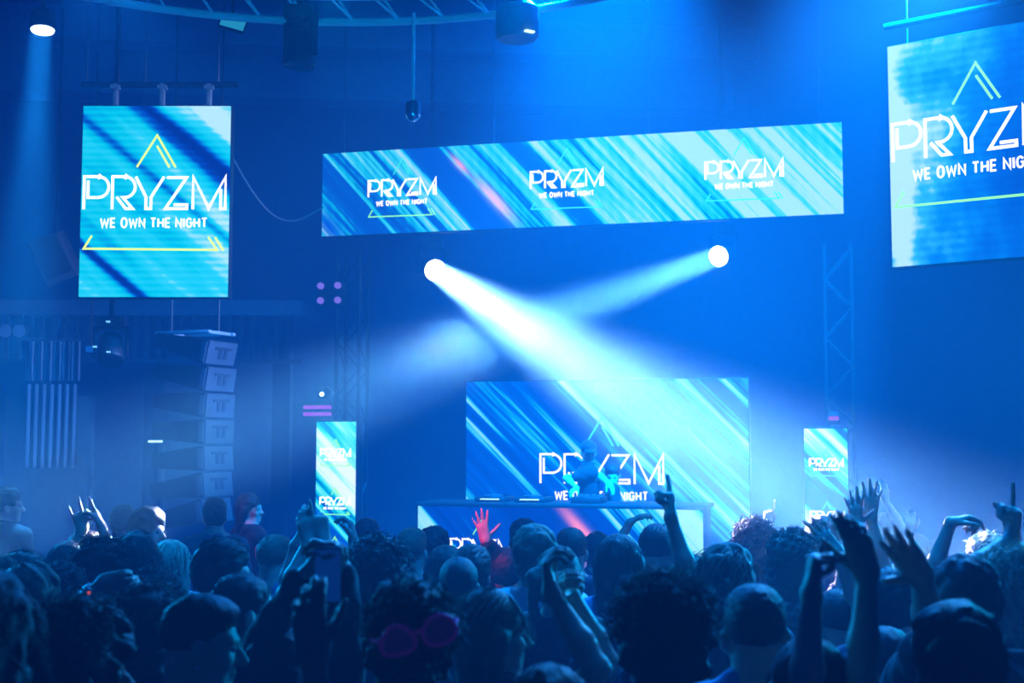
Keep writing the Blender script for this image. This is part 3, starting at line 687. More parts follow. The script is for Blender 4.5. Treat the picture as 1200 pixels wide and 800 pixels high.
def add_head(S, c, Q, s, kface):
    L = lambda x, y, z: c+Q @ Vector((x*s, y*s, z*s))
    q = nparr(Q)
    S.ell(L(0, -.012, .032), np.array((.075, .094, .087))*s, .02, q)
    S.ell(L(0, .028, -.038), np.array((.058, .062, .08))*s, .035, q)
    S.ell(L(0, .068, -.1), np.array((.026, .02, .02))*s, .03, q)
    if kface:
        S.cone(L(0, .088, .004), L(0, .113, -.034), .0085*s, .0125*s, .01)
        for sx in (-1, 1):
            S.cone(L(sx*.01, .1, -.038), L(sx*.012, .098, -.04), .009*s, .008*s, .007)
            S.cone(L(sx*.04, .072, .02), L(sx*.012, .086, .018), .01*s, .01*s, .014)
            S.ell(L(sx*.038, .06, -.03), np.array((.024, .022, .024))*s, .02, q)
            S.cut(L(sx*.031, .097, -.001), .013*s, .012)
        S.cone(L(-.018, .087, -.062), L(.018, .087, -.062), .007*s, .007*s, .006)
        S.cone(L(-.015, .084, -.075), L(.015, .084, -.075), .008*s, .008*s, .006)
        S.cone(L(-.036, .05, -.085), L(.036, .05, -.085), .02*s, .02*s, .02)
    for sx in (-1, 1):
        e = nparr(Q @ Matrix.Rotation(sx*.35, 3, 'Z'))
        S.ell(L(sx*.079, -.012, -.012), np.array((.011, .02, .032))*s, .008, e)
        S.ell(L(sx*.079, -.008, -.034), np.array((.008, .012, .012))*s, .006, e)
    S.cone(L(0, -.022, -.05), L(0, -.03, -.11), .057*s, .055*s, .03)
def locks(bm, rng, roots, r0, seg=5):
    """tapering strands; roots = [list of points]"""
    for P in roots:
        n = len(P); prev = None
        for i, p in enumerate(P):
            t = (P[min(i+1, n-1)]-P[max(i-1, 0)]).normalized()
            u = t.orthogonal().normalized() if prev is None else (prev-t*prev.dot(t)).normalized(); prev = u; v = t.cross(u)
            r = r0*(1-.8*(i/(n-1))**1.6)*(.75+.25*min(1, i*2))
            ring = [bm.verts.new(p+u*(r*math.cos(6.2832*k/seg))+v*(r*math.sin(6.2832*k/seg))) for k in range(seg)]
            if i:
                for k in range(seg): bm.faces.new((last[k], last[(k+1) % seg], ring[(k+1) % seg], ring[k]))
            last = ring
def add_hair(style, col, c, Q, s, seed, vox, parent, D):
    rng = np.random.default_rng(seed)
    L = lambda x, y, z: c+Q @ Vector((x*s, y*s, z*s))
    q = nparr(Q); S = SDF(vox)
    T = {'shaved': .003, 'fade': .005, 'short': .012, 'quiff': .014, 'curly': .022, 'afro': .034, 'bigcurl': .036, 'long': .013, 'wavy': .018, 'bob': .016, 'pony': .009, 'mop': .022, 'longcurl': .024}[style]
    S.ell(L(0, -.02, .04), np.array((.075+T, .09+T*.9, .082+T))*s, .02, q)
    low = {'shaved': 0, 'fade': 0, 'short': -.02, 'quiff': -.01, 'curly': -.03, 'afro': -.03, 'bigcurl': -.04}.get(style, -.05)
    if low: S.ell(L(0, -.05, low+.01), np.array((.068+T*.7, .055+T*.8, .065))*s, .03, q)
    if style in ('short', 'quiff', 'mop', 'fade'): S.ell(L(0, .018, .085), np.array((.062+T*.4, .07, .035+T*.7))*s, .03, q)
    if style in ('curly', 'bigcurl'): S.ell(L(0, .01, .09), np.array((.072+T*.5, .085, .05+T*.4))*s, .03, q)
    if style == 'afro':
        S.ell(L(0, -.01, .06), np.array((.115, .115, .105))*s, .03, q)
    down = Vector((0, 0, -1))
    back = Q @ Vector((0, -1, 0))
    if style in ('long', 'wavy', 'longcurl', 'bob'):
        ln = {'long': .36, 'wavy': .32, 'longcurl': .3, 'bob': .16}[style]
        for sx in (-.055, -.02, .02, .055):
            a = L(sx*1.1, -.06+abs(sx)*.4, .0); b = a+down*(ln*s)+back*(.02+.02)*s
            S.cone(a, b, (.04+T*.5)*s, .03*s, .03)
        for sx in (-1, 1):
            a = L(sx*.075, -.01, .0); S.cone(a, a+down*(ln*.8*s)+back*.03*s, .026*s, .018*s, .03)
    if style == 'pony':
        a = L(0, -.1, .05); b = L(0, -.15, .02); S.cone(a, b, .022*s, .03*s, .01); S.cone(b, b+down*.26*s+back*.01, .03*s, .014*s, .02)
    amp, fr = {'shaved': (.0008, 200), 'fade': (.0012, 180), 'short': (.003, 95), 'quiff': (.004, 80), 'curly': (.009, 75), 'afro': (.009, 80), 'bigcurl': (.011, 60), 'long': (.003, 60), 'wavy': (.008, 50), 'bob': (.003, 70), 'pony': (.002, 90), 'mop': (.005, 60), 'longcurl': (.011, 60)}[style]
    # the face and ears stay clear of it
    S.cut(L(0, .125, -.045), .088*s, .015)
    if style not in ('long', 'wavy', 'longcurl', 'bob', 'mop', 'afro'):
        for sx in (-1, 1): S.cut(L(sx*.092, .008, -.022), .03*s, .008)
        S.cut(L(0, -.06, -.165), .085*s, .012)
    me = S.mesh('hair', noise=ripple(seed, amp*s, fr/s))
    # strands that break the outline
    bm = bmesh.new(); bm.from_mesh(me)
    nl = {'shaved': 0, 'fade': 260, 'short': 420, 'quiff': 420, 'curly': 520, 'afro': 650, 'bigcurl': 650, 'long': 420, 'wavy': 420, 'bob': 420, 'pony': 300, 'mop': 460, 'longcurl': 520}[style]
    if D > 4.6: nl = int(nl*(.6 if D < 6 else .4))
    kr = 1.0 if D < 4.6 else (1.3 if D < 6 else 1.7)
    roots = []; r0 = .002
    for _ in range(nl):
        th = rng.uniform(0, 6.2832); ph = math.acos(rng.uniform(-.15 if style not in ('fade', 'quiff', 'short') else .3, 1))
        dirl = Vector((math.sin(ph)*math.cos(th), math.sin(ph)*math.sin(th), math.cos(ph)))
        if dirl.y > .45 and dirl.z < .55: continue
        rr = Vector((.075+T, .09+T*.9, .082+T))
        p0 = Vector((dirl.x*rr.x, dirl.y*rr.y-.02, dirl.z*rr.z+.04))*.97
        if style in ('curly', 'afro', 'bigcurl', 'longcurl'):
            ln = rng.uniform(.02, .045)*(1.25 if style in ('afro', 'bigcurl') else 1); ax = dirl; u = ax.orthogonal().normalized(); v = ax.cross(u); a0 = rng.uniform(0, 6.28); P = []
            for i in range(7):
                f = i/6; P.append(p0+ax*(ln*f)+(u*math.cos(a0+f*7)+v*math.sin(a0+f*7))*(.011*min(1, f*2)))
            r0 = .0026*kr
        elif style in ('long', 'wavy', 'bob', 'pony', 'mop'):
            tang = Vector((dirl.x*1.1, -.5 if dirl.y < .5 else .2, -.2)); tang = (tang-dirl*tang.dot(dirl)).normalized()
            ln = {'long': .17, 'wavy': .16, 'bob': .12, 'pony': .07, 'mop': .09}[style]*rng.uniform(.6, 1.1); P = []
            for i in range(7):
                f = i/6; w = .008*math.sin(f*9+th*3) if style == 'wavy' else 0
                q_ = p0+tang*(ln*f)-dirl*(ln*f*f*.35)+Vector((w, w, -ln*f*f*.3)); 
                e = Vector((q_.x/rr.x, (q_.y+.02)/rr.y, (q_.z-.04)/rr.z)); m_ = e.length
                if m_ < 1.0: q_ = Vector((e.x/m_*rr.x, e.y/m_*rr.y-.02, e.z/m_*rr.z+.04))
                P.append(q_)
            r0 = .0021*kr
        else:
            tang = Vector((rng.normal(0, .25), .8, .15)); tang = (tang-dirl*tang.dot(dirl)*.75).normalized(); ln = rng.uniform(.02, .04)*(1.3 if style == 'quiff' else .8)
            P = [p0+tang*(ln*i/4)+dirl*(ln*.35*i/4) for i in range(5)]; r0 = .0016*kr
        roots.append([c+Q @ (p*s) for p in P])
    locks(bm, rng, roots, r0*s, 4)
    bm.to_mesh(me); bm.free()
    for p in me.polygons: p.use_smooth = True
    return mesh_obj('hair', me, M[col], parent)
EYE = {}
def eye_mesh():
    if 'm' not in EYE:
        bm = bmesh.new(); bmesh.ops.create_uvsphere(bm, u_segments=16, v_segments=10, radius=.0125); me = bpy.data.meshes.new('eye'); bm.to_mesh(me); bm.free(); me.shade_smooth()
        me.materials.append(pbr('eye_white', (.4, .4, .4), .2)); me.materials.append(pbr('iris_dark', (.02, .015, .01), .1))
        for p in me.polygons:
            if p.center.y > .0095: p.material_index = 1
        EYE['m'] = me
    return EYE['m']
PEOPLE = []
def person(px, py, D, label, az=0, hair='short', hc='hair_black', top='cloth_black', sleeve='short', skin='skin_fair', fem=False, L=None, Rr=None, baz=None, pitch=0, roll=0, legs='cloth_denim', z0=0.0, specs=None, cap=False, group=None, hk=1.0, lean=(0, 0)):
    """px,py: where the crown of the hair shows; D: depth from the camera"""
    seed = 100+len(PEOPLE)*7
    crown = at(px, py, D)
    T = {'shaved': .003, 'fade': .012, 'short': .024, 'quiff': .03, 'curly': .05, 'afro': .062, 'bigcurl': .07}.get(hair, .02)
    htot = crown.z-z0; s = (htot-T*.9*hk)/1.755
    base = Vector((crown.x-lean[0], crown.y-lean[1], z0))
    near = D < 4.6
    vox = .0075 if near else (.0095 if D < 7.2 else .012)
    hs = hk*(1.0 if s > .95 else .97)*1.02            # heads hardly shrink with stature
    Qh = rot3(az, pitch, roll); by = az*.45 if baz is None else baz; Qb = rot3(by)
    O = Vector((0, 0, 0))
    # everything in coordinates relative to base
    B = lambda x, y, z: Qb @ Vector((x*s, y*s, z*s))
    hc_ = Vector((lean[0], lean[1], crown.z-z0-(.119*hs+T*.9*hk)))
    sw = .172 if fem else .19
    neck = B(0, -.02, 1.46)+Vector((lean[0]*.9, lean[1]*.9, 0))
    S = SDF(vox)
    add_head(S, hc_, Qh, hs, abs(((az+180) % 360)-180) > 25)
    S.cone(neck+Vector((0, 0, .05)), hc_+Qh @ Vector((0, -.025, -.06)), .058*s, .056*hs, .03)
    TS = []      # torso shapes are shared with the shirt
    def tcone(a, b, ra, rb, k): TS.append(('c', a, b, ra, rb, k))
    def tell(c, r, k): TS.append(('e', c, r, k))
    q = nparr(Qb); ls = lambda f: Vector((lean[0]*f, lean[1]*f, 0))
    tell(B(0, -.005, 1.27)+ls(.8), np.array((.158 if fem else .172, .108, .19))*s, .05)
    tell(B(0, 0, 1.07)+ls(.5), np.array((.125 if fem else .145, .098, .17))*s, .06)
    tcone(B(-sw*.8, -.015, 1.415)+ls(.85), B(sw*.8, -.015, 1.415)+ls(.85), .056*s, .056*s, .05)
    for sx in (-1, 1): tcone(neck+Vector((0, 0, .02)), B(sx*sw*.72, -.02, 1.43)+ls(.85), .052*s, .046*s, .04)
    if fem:
        for sx in (-1, 1): tell(B(sx*.075, .085, 1.27)+ls(.8), np.array((.062, .055, .062))*s, .03)
    PV = [('e', B(0, -.005, .95)+ls(.2), np.array((.17, .122, .13))*s, .05)]
    LG = []
    for sx in (-1, 1):
        hip, kn, an = B(sx*.092, 0, .9), B(sx*.1, .02, .5), B(sx*.105, -.015, .1)
        LG += [('c', hip, kn, .084*s, .056*s, .03), ('c', kn, an, .056*s, .04*s, .03), ('c', B(sx*.105, -.04, .045), B(sx*.115, .12, .034), .04*s, .03*s, .02)]
    SL = {}
    for side, spec in ((-1, L), (1, Rr)):
        sh = B(side*sw, -.015, 1.4)+ls(.85); ul, fl_ = .3*s, .265*s
        if spec is None:
            el = sh+B(side*.06, .02, -.285); wr = el+B(-side*.02, .16, -.19); hd = B(0, .5, -.8); pose = 'relax'; n = B(-side, 0, 0)
        else:
            w = at(*spec['w'])-base; tip = at(*spec['t'])-base; pose = spec.get('pose', 'open'); hd = tip-w
            pole = (at(*spec['e'])-base) if 'e' in spec else sh+B(side*.3, .1, -.2)
            v = w-sh; dist = v.length; mx = (ul+fl_)*.985
            if dist > mx: k_ = dist/mx; ul *= k_; fl_ *= k_
            dist = max(dist, abs(ul-fl_)+.02)
            a = (ul*ul-fl_*fl_+dist*dist)/(2*dist); hgt = math.sqrt(max(ul*ul-a*a, 0)); u = v.normalized()
            pv = pole-sh; pv = pv-u*pv.dot(u); pv = pv.normalized() if pv.length > 1e-4 else Vector((side, 0, 0))
            el = sh+u*a+pv*hgt; wr = w
            n = {'away': Vector((0, 1, 0)), 'cam': Vector((0, -1, 0)), 'left': Vector((-1, 0, 0)), 'right': Vector((1, 0, 0)), 'up': Vector((0, 0, 1)), 'down': Vector((0, 0, -1))}[spec.get('palm', 'away')]
        f = .92 if fem else 1.0
        SL[side] = (sh, el, wr)
        S.cone(sh, el, .05*s*f, .039*s*f, .03); S.ell(sh, np.array((.058, .058, .06))*s*f, .03)
        S.cone(el, el.lerp(wr, .35), .04*s*f, .042*s*f, .02); S.cone(el.lerp(wr, .35), wr, .042*s*f, .0265*s*f, .02)
        S.cone(wr, wr+hd.normalized()*.02, .0265*s*f, .02*s, .02)
        add_hand(S, wr, hd, n, side, pose, s*1.04, 1.0 if near else 1.12)
    for t in TS+PV+LG:
        if t[0] == 'c': S.cone(*t[1:])
        else: S.ell(t[1], t[2], t[3], q)
    me = S.mesh('person')
    o = mesh_obj('person', me, M[skin]); o.location = base; tag(o, label, 'person', group)
    PEOPLE.append((o, hc_, Qh, hs, SL))
    if hair: add_hair(hair, hc, hc_, Qh, hs, seed, .006 if near else .009, o, D)
    # shirt
    S = SDF(.011 if near else .015)
    for t in TS:
        if t[0] == 'c': S.cone(*t[1:])
        else: S.ell(t[1], t[2], t[3], q)
    S.ell(B(0, 0, .96)+ls(.2), np.array((.172, .126, .1))*s, .06, q)
    for side in (-1, 1):
        sh, el, wr = SL[side]
        S.ell(sh, np.array((.06, .06, .062))*s, .03)
        if sleeve == 'long': S.cone(sh, el, .054*s, .047*s, .03); S.cone(el, el.lerp(wr, .88), .046*s, .036*s, .02)
        elif sleeve == 'short': S.cone(sh, sh.lerp(el, .62), .058*s, .055*s, .03)
    me = S.mesh('shirt', noise=ripple(seed+3, .005, 38), grow=.011)
    sh_o = mesh_obj('shirt', me, M[top], o)
    if sleeve != 'bare':
        S = SDF(.0075 if near else .011)
        for i in range(12):
            a0, a1 = 2*math.pi*i/12, 2*math.pi*(i+1)/12
            f = lambda a: neck+Vector((0, 0, .045*s))+Qb @ Vector((.066*s*math.cos(a), .062*s*math.sin(a)+.004, -.02*math.sin(a)))
            S.cone(f(a0), f(a1), .012, .012, .008)
        mesh_obj('collar', S.mesh('collar'), M[top], sh_o)
    S = SDF(.016)
    for t in PV: S.ell(t[1], t[2], t[3], q)
    for i, t in enumerate(LG):
        if i % 3 < 2: S.cone(*t[1:])
    mesh_obj('trousers', S.mesh('trousers', grow=.012), M[legs], o)
    # eyes where the face shows
    if abs(((az+180) % 360)-180) > 40:
        for sx in (-1, 1):
            e = mesh_obj('eye', eye_mesh(), None, o); e.location = hc_+Qh @ Vector((sx*.031*hs, 0.0745*hs, -.002*hs)); e.rotation_euler = Qh.to_euler(); e.scale = (hs, hs, hs)
    return o
def headframe(o):
    for r in PEOPLE:
        if r[0] is o: return r
# ------------------------------------------------------------------ the crowd
def arm(w, t, pose='open', palm='away', e=None):
    d = dict(w=w, t=t, pose=pose, palm=palm)
    if e: d['e'] = e
    return d
# --- rows nearest the camera
person(-14, 668, 2.72, 'person in black top with long dark hair, cut off at frame edge, dark against crowd', az=15, hair='wavy', hc='hair_black', fem=True)
curl = person(97, 697, 3.05, 'person with big dark curly hair turned in profile, nose lit blue, at bottom', az=62, hair='bigcurl', hc='hair_black', skin='skin_tan')
prof = person(238, 696, 3.45, 'man with slicked dark hair and earring in profile, forehead and nose lit blue', az=78, pitch=-6, hair='fade', hc='hair_black', top='cloth_navy')
glas = person(477, 676, 3.05, 'person with pink sunglasses worn on back of head, one hand raised beside the phone holder', az=-12, roll=8, hair='curly', hc='hair_brown', top='cloth_black', skin='skin_tan',
    L=arm((366, 768, 2.85), (360, 702, 2.85), 'relax', 'away', (378, 880, 2.75)))
person(773, 666, 3.2, 'person with big dark mop of curls seen from behind, silhouetted, below the clasped hands', az=-12, hair='bigcurl', hc='hair_black', top='cloth_navy')
person(884, 684, 3.6, 'man with short dark faded hair and pale blue collar, seen from behind', az=6, hair='fade', hc='hair_black', top='cloth_blue', hk=1.05)
person(1118, 707, 2.95, 'person with very dark full hair low at frame bottom, silhouetted, under the big raised hand', az=5, hair='mop', hc='hair_black', top='cloth_black')
person(1130, 648, 3.75, 'tall person with dark cropped thick hair, arm raised with large open hand', az=-8, hair='short', hc='hair_black', top='cloth_black', sleeve='short',
    L=arm((1080, 676, 3.3), (1030, 604, 3.2), 'open', 'cam', (1108, 712, 3.4)))
person(946, 746, 3.1, 'person with smooth short dark hair low at frame bottom, forearm raised before hand-gesturing neighbour', az=-5, hair='bob', hc='hair_black', fem=True,
    Rr=arm((1016, 672, 3.05), (1003, 628, 3.05), 'relax', 'away', (985, 830, 2.9)))
person(862, 822, 2.9, 'person mostly below frame, bare dark forearm raised, index finger held out sideways', az=10, hair='short', hc='hair_black', sleeve='short',
    Rr=arm((951, 694, 2.95), (954, 650, 2.95), 'flag', 'right', (938, 850, 2.85)))
person(643, 777, 2.7, 'person with smooth dark hair, only crown showing at bottom, below the clasped hands', az=5, hair='bob', hc='hair_brown', fem=True)
phon = person(334, 728, 3.75, 'person holding a phone high in both hands, dark sleeves, lit nose', az=38, pitch=6, hair='short', hc='hair_black', top='cloth_black', sleeve='long',
    L=arm((360, 672, 3.62), (377, 640, 3.62), 'grip', 'right', (302, 760, 3.75)), Rr=arm((402, 668, 3.62), (385, 636, 3.62), 'grip', 'left', (440, 735, 3.5)))
person(184, 692, 3.85, 'person with long wavy brown hair and lit cheek between the curly head and earring man', az=55, hair='longcurl', hc='hair_brown', fem=True)
person(1036, 734, 4.15, 'short person with dark hair hidden low between raised arm and silhouetted head', az=0, hair='bob', hc='hair_black', fem=True)
wom = person(578, 687, 3.75, 'woman with long straight hair in profile, arm bent up into clasped hands', az=72, hair='long', hc='hair_light', top='cloth_black', sleeve='bare', fem=True, baz=15,
    Rr=arm((646, 694, 3.6), (641, 668, 3.6), 'clasp', 'right', (676, 752, 3.55)))
person(757, 694, 4.05, 'person hidden behind the big mop of curls, forearm reaching into clasped hands', az=-25, hair='short', hc='hair_black', top='cloth_navy',
    L=arm((667, 694, 3.75), (648, 676, 3.65), 'clasp', 'right', (716, 752, 3.7)), Rr=arm((742, 742, 3.75), (712, 752, 3.6), 'relax', 'cam', (790, 800, 3.8)))
person(1193, 648, 4.12, 'woman with bright sparkling blonde curls in profile at frame edge, arm up with pointing finger', az=70, hair='longcurl', hc='hair_blonde', top='cloth_blue', sleeve='bare', fem=True, baz=0,
    L=arm((1186, 630, 4.3), (1192, 584, 4.3), 'point', 'left', (1150, 690, 4.2)))
# --- second band
person(1043, 664, 4.55, 'person with broad dark crown and bright rim, behind the two raised forearms', az=4, hair='short', hc='hair_black', top='cloth_navy')
person(982, 690, 5.0, 'person with shiny short hair and bare arm up, hand spread before a bright rimmed head', az=0, hair='fade', hc='hair_brown', top='cloth_grey',
    Rr=arm((981, 648, 4.85), (948, 610, 4.9), 'spread', 'away', (1012, 702, 4.75)))
watch = person(38, 662, 4.4, 'person with streaked hair, arm stretched sideways with watch, fingers gripping', az=30, hair='mop', hc='hair_light', top='cloth_navy', fem=True, sleeve='short', skin='skin_fair',
    Rr=arm((122, 684, 4.1), (152, 680, 4.1), 'grip', 'cam', (62, 708, 4.05)))
person(4, 650, 5.2, 'person with teal-lit fair hair at frame edge above the streaked-hair person', az=20, hair='bob', hc='hair_light', top='cloth_grey', fem=True)
person(71, 657, 4.85, 'person with short dark curls just above the watch wrist', az=10, hair='curly', hc='hair_black', top='cloth_black')
person(120, 633, 5.3, 'woman with thick long dark curls above the gripping hand', az=18, hair='longcurl', hc='hair_brown', top='cloth_navy', fem=True)
person(179, 663, 5.25, 'person with dense dark curls below the blonde woman', az=-5, hair='curly', hc='hair_brown', top='cloth_black')
person(203, 631, 6.3, 'woman with long straight pale blonde hair seen from behind', az=12, hair='long', hc='hair_blonde', top='cloth_white', fem=True)
person(263, 629, 4.95, 'man with sleek dark quiff in profile, nose and brow lit cyan', az=72, hair='quiff', hc='hair_black', top='cloth_navy')
person(289, 668, 4.2, 'person with dark hair and lit forehead below the man with sleek quiff', az=60, hair='pony', hc='hair_black', top='cloth_black', fem=True)
person(443, 624, 4.8, 'person with dense dark curls, pink glint by ear, behind the pink sunglasses', az=-8, hair='curly', hc='hair_black', top='cloth_black', hk=1.1)
person(537, 652, 5.1, 'person with closely shaved round head seen from behind', az=-8, hair='shaved', hc='hair_black', top='cloth_navy', skin='skin_brown')
person(626, 616, 5.7, 'person with centre-parted fair streaked hair and white shirt, seen from behind', az=-5, hair='mop', hc='hair_light', top='cloth_white', sleeve='long')
person(658, 639, 5.1, 'woman with swept back hair and dark ponytail turning aside, behind the clasped hands', az=48, hair='pony', hc='hair_light', top='cloth_black', fem=True)
person(725, 625, 5.45, 'person with rounded shoulder-length hair and pale shirt beside the man with cropped fade', az=6, hair='bob', hc='hair_brown', top='cloth_blue')
person(771, 613, 6.0, 'man with cropped fade and ear showing, right under the arm pointing up', az=28, hair='fade', hc='hair_black', top='cloth_navy', skin='skin_tan')
person(855, 637, 4.75, 'woman with swept streaky bright-rimmed hair, arm up pointing before the stage screen', az=50, baz=0, hair='wavy', hc='hair_light', top='cloth_grey', fem=True, sleeve='bare',
    L=arm((786, 606, 4.95), (786, 560, 5.0), 'point', 'left', (800, 650, 4.95)))
# --- middle of the floor
person(29, 643, 6.0, 'person with bright rimmed hair and lit face near frame edge, above the streaked hair', az=62, hair='quiff', hc='hair_light', top='cloth_grey')
person(82, 633, 6.6, 'person with smooth dark hair between the curls and the pale standing man', az=8, hair='bob', hc='hair_black', top='cloth_black', fem=True)
person(102, 620, 7.0, 'person in low dark hair with both bright hands up, finger pointing', az=25, baz=0, hair='short', hc='hair_black', top='cloth_black',
    L=arm((97, 620, 6.8), (92, 606, 6.8), 'horns', 'away', (80, 650, 6.7)), Rr=arm((119, 616, 6.8), (106, 579, 6.85), 'point', 'left', (131, 634, 6.7)))
person(175, 595, 7.7, 'person with tousled fringe and brightly lit face near the blonde woman', az=112, hair='mop', hc='hair_brown', top='cloth_navy', baz=40)
person(160, 624, 5.95, 'woman with loose wavy hair below the tousled fringe', az=5, hair='wavy', hc='hair_brown', top='cloth_blue', fem=True)
person(323, 626, 6.4, 'person with pale cap of hair and bare forearm raised towards the phone', az=25, baz=5, hair='fade', hc='hair_light', top='cloth_blue',
    Rr=arm((346, 638, 6.1), (360, 606, 6.1), 'relax', 'right', (322, 678, 6.0)))
person(374, 636, 5.7, 'person behind the phone with both hands up, one finger pointing high', az=0, hair='short', hc='hair_brown', top='cloth_navy',
    L=arm((362, 634, 5.5), (354, 604, 5.5), 'relax', 'away', (340, 680, 5.4)), Rr=arm((379, 630, 5.5), (372, 592, 5.5), 'point', 'away', (404, 680, 5.4)))
person(407, 640, 6.3, 'person beside the phone holder with one thin arm curled high, cyan rim', az=-5, hair='bob', hc='hair_brown', top='cloth_black', fem=True, sleeve='bare',
    Rr=arm((414, 632, 6.2), (410, 600, 6.2), 'grip', 'left', (424, 690, 6.2)))
person(483, 618, 6.6, 'man with pale cropped hair, ear and white collar, seen from behind', az=14, hair='fade', hc='hair_light', top='cloth_white', sleeve='long')
person(509, 615, 7.2, 'person with dark round hair between pale cropped man and booth screen', az=0, hair='short', hc='hair_black', top='cloth_black')
person(522, 638, 6.15, 'person with soft brown hair just behind the shaved head, near the white collar', az=-10, hair='bob', hc='hair_brown', top='cloth_navy', fem=True)
person(553, 637, 5.52, 'person with short dark hair and visible ear, peeking past the shaved head', az=20, hair='short', hc='hair_brown', top='cloth_navy')
person(592, 640, 7.0, 'person in dark jacket raising a hand lit bright red', az=-5, hair='short', hc='hair_black', top='cloth_black', sleeve='long', 
    L=arm((569, 633, 6.9), (563, 606, 6.9), 'spread', 'away', (585, 680, 7.0)))
person(614, 606, 7.6, 'person with dark hair showing above the centre-parted fair hair', az=0, hair='short', hc='hair_black', top='cloth_navy')
person(669, 618, 6.7, 'person with smooth blue-lit hair beside orange glow of the booth screen', az=-5, hair='fade', hc='hair_brown', top='cloth_navy')
person(700, 622, 8.2, 'person with arm stretched sideways towards booth, wrist rimmed pink', az=10, baz=0, hair='short', hc='hair_black', top='cloth_navy',
    Rr=arm((738, 612, 8.0), (752, 603, 8.0), 'relax', 'down', (728, 622, 8.0)))
person(806, 646, 6.6, 'person with bright fair hair low between the faded man and swept streaky hair', az=0, hair='curly', hc='hair_blonde', top='cloth_white', fem=True)
person(883, 606, 7.1, 'person with large round afro silhouetted against stage screen', az=0, hair='afro', hc='hair_black', top='cloth_navy', skin='skin_brown')
person(893, 622, 7.9, 'person hidden behind the afro with bright white-lit finger pointing up', az=0, hair='short', hc='hair_black', top='cloth_grey',
    L=arm((900, 616, 7.8), (903, 581, 7.8), 'point', 'away', (895, 650, 7.7)))
person(927, 624, 5.9, 'person with white-rimmed curls between the afro and spread hand', az=10, hair='longcurl', hc='hair_light', top='cloth_blue', fem=True)
person(963, 603, 6.6, 'tall person with white-rimmed head partly covered by a spread hand', az=0, hair='short', hc='hair_brown', top='cloth_navy')
person(1012, 646, 6.1, 'person with both spread hands raised side by side against haze', az=0, hair='short', hc='hair_black', top='cloth_navy',
    L=arm((1004, 616, 5.9), (1001, 574, 5.9), 'spread', 'away', (996, 670, 5.8)), Rr=arm((1020, 606, 6.0), (1023, 567, 6.0), 'spread', 'away', (1034, 670, 5.9)))
person(1108, 654, 5.7, 'person hidden behind tall cropped head, forearm up with drooping pointing hand', az=10, hair='short', hc='hair_brown', top='cloth_grey', baz=0,
    L=arm((1114, 612, 5.5), (1140, 604, 5.5), 'pinch', 'down', (1096, 655, 5.4)))
person(1156, 622, 6.3, 'person with bright lit blonde curls behind the tall cropped head', az=-15, hair='curly', hc='hair_blonde', top='cloth_grey', fem=True)
person(1186, 632, 7.4, 'person with pale hair far behind the sparkling blonde curls', az=0, hair='bob', hc='hair_light', top='cloth_navy', fem=True)
# --- far edge of the crowd
person(10, 569, 9.6, 'man in grey tee standing clear of crowd at frame edge, hair rimmed cyan', az=70, baz=30, hair='quiff', hc='hair_brown', top='cloth_grey')
person(252, 582, 9.4, 'person in pale tee in front of the speaker column, dim', az=-15, hair='short', hc='hair_black', top='cloth_grey', sleeve='long')
person(294, 577, 10.6, 'person dimly lit red far off between speaker column and striped screen', az=105, hair='bob', hc='hair_brown', top='cloth_black', sleeve='bare', fem=True)
person(1036, 600, 9.4, 'far person with pale hand up above spread hands, hazy', az=0, hair='short', hc='hair_brown', top='cloth_grey',
    Rr=arm((1037, 585, 9.3), (1036, 559, 9.3), 'relax', 'away', (1058, 610, 9.2)))
person(1072, 625, 8.2, 'far person with small bright raised hand beyond the big dark hand', az=0, hair='bob', hc='hair_light', top='cloth_grey', fem=True,
    L=arm((1066, 624, 8.1), (1068, 604, 8.1), 'relax', 'away', (1058, 650, 8.0)))
person(145, 590, 9.6, 'far person with pink-lit crown above the fringe, beyond raised hands', az=10, hair='short', hc='hair_brown', top='cloth_black')
person(430, 606, 8.6, 'far person under the striped column screen, nearly hidden by curls', az=0, hair='short', hc='hair_black', top='cloth_black')
# --- on the stage
dj = person(690, 516, 14.1, 'performer in dark cap behind the booth, silhouetted on the stage screen', az=175, pitch=-14, hair='fade', hc='hair_black', top='cloth_black', z0=SZ,
    L=arm((712, 566, 13.75), (722, 576, 13.65), 'relax', 'down', (716, 556, 14.0)), Rr=arm((676, 572, 13.75), (668, 576, 13.65), 'relax', 'down', (668, 556, 14.0)))
person(718, 541, 14.15, 'second performer bent low behind the booth beside the one in cap', az=190, pitch=-25, hair='short', hc='hair_black', top='cloth_black', z0=SZ)
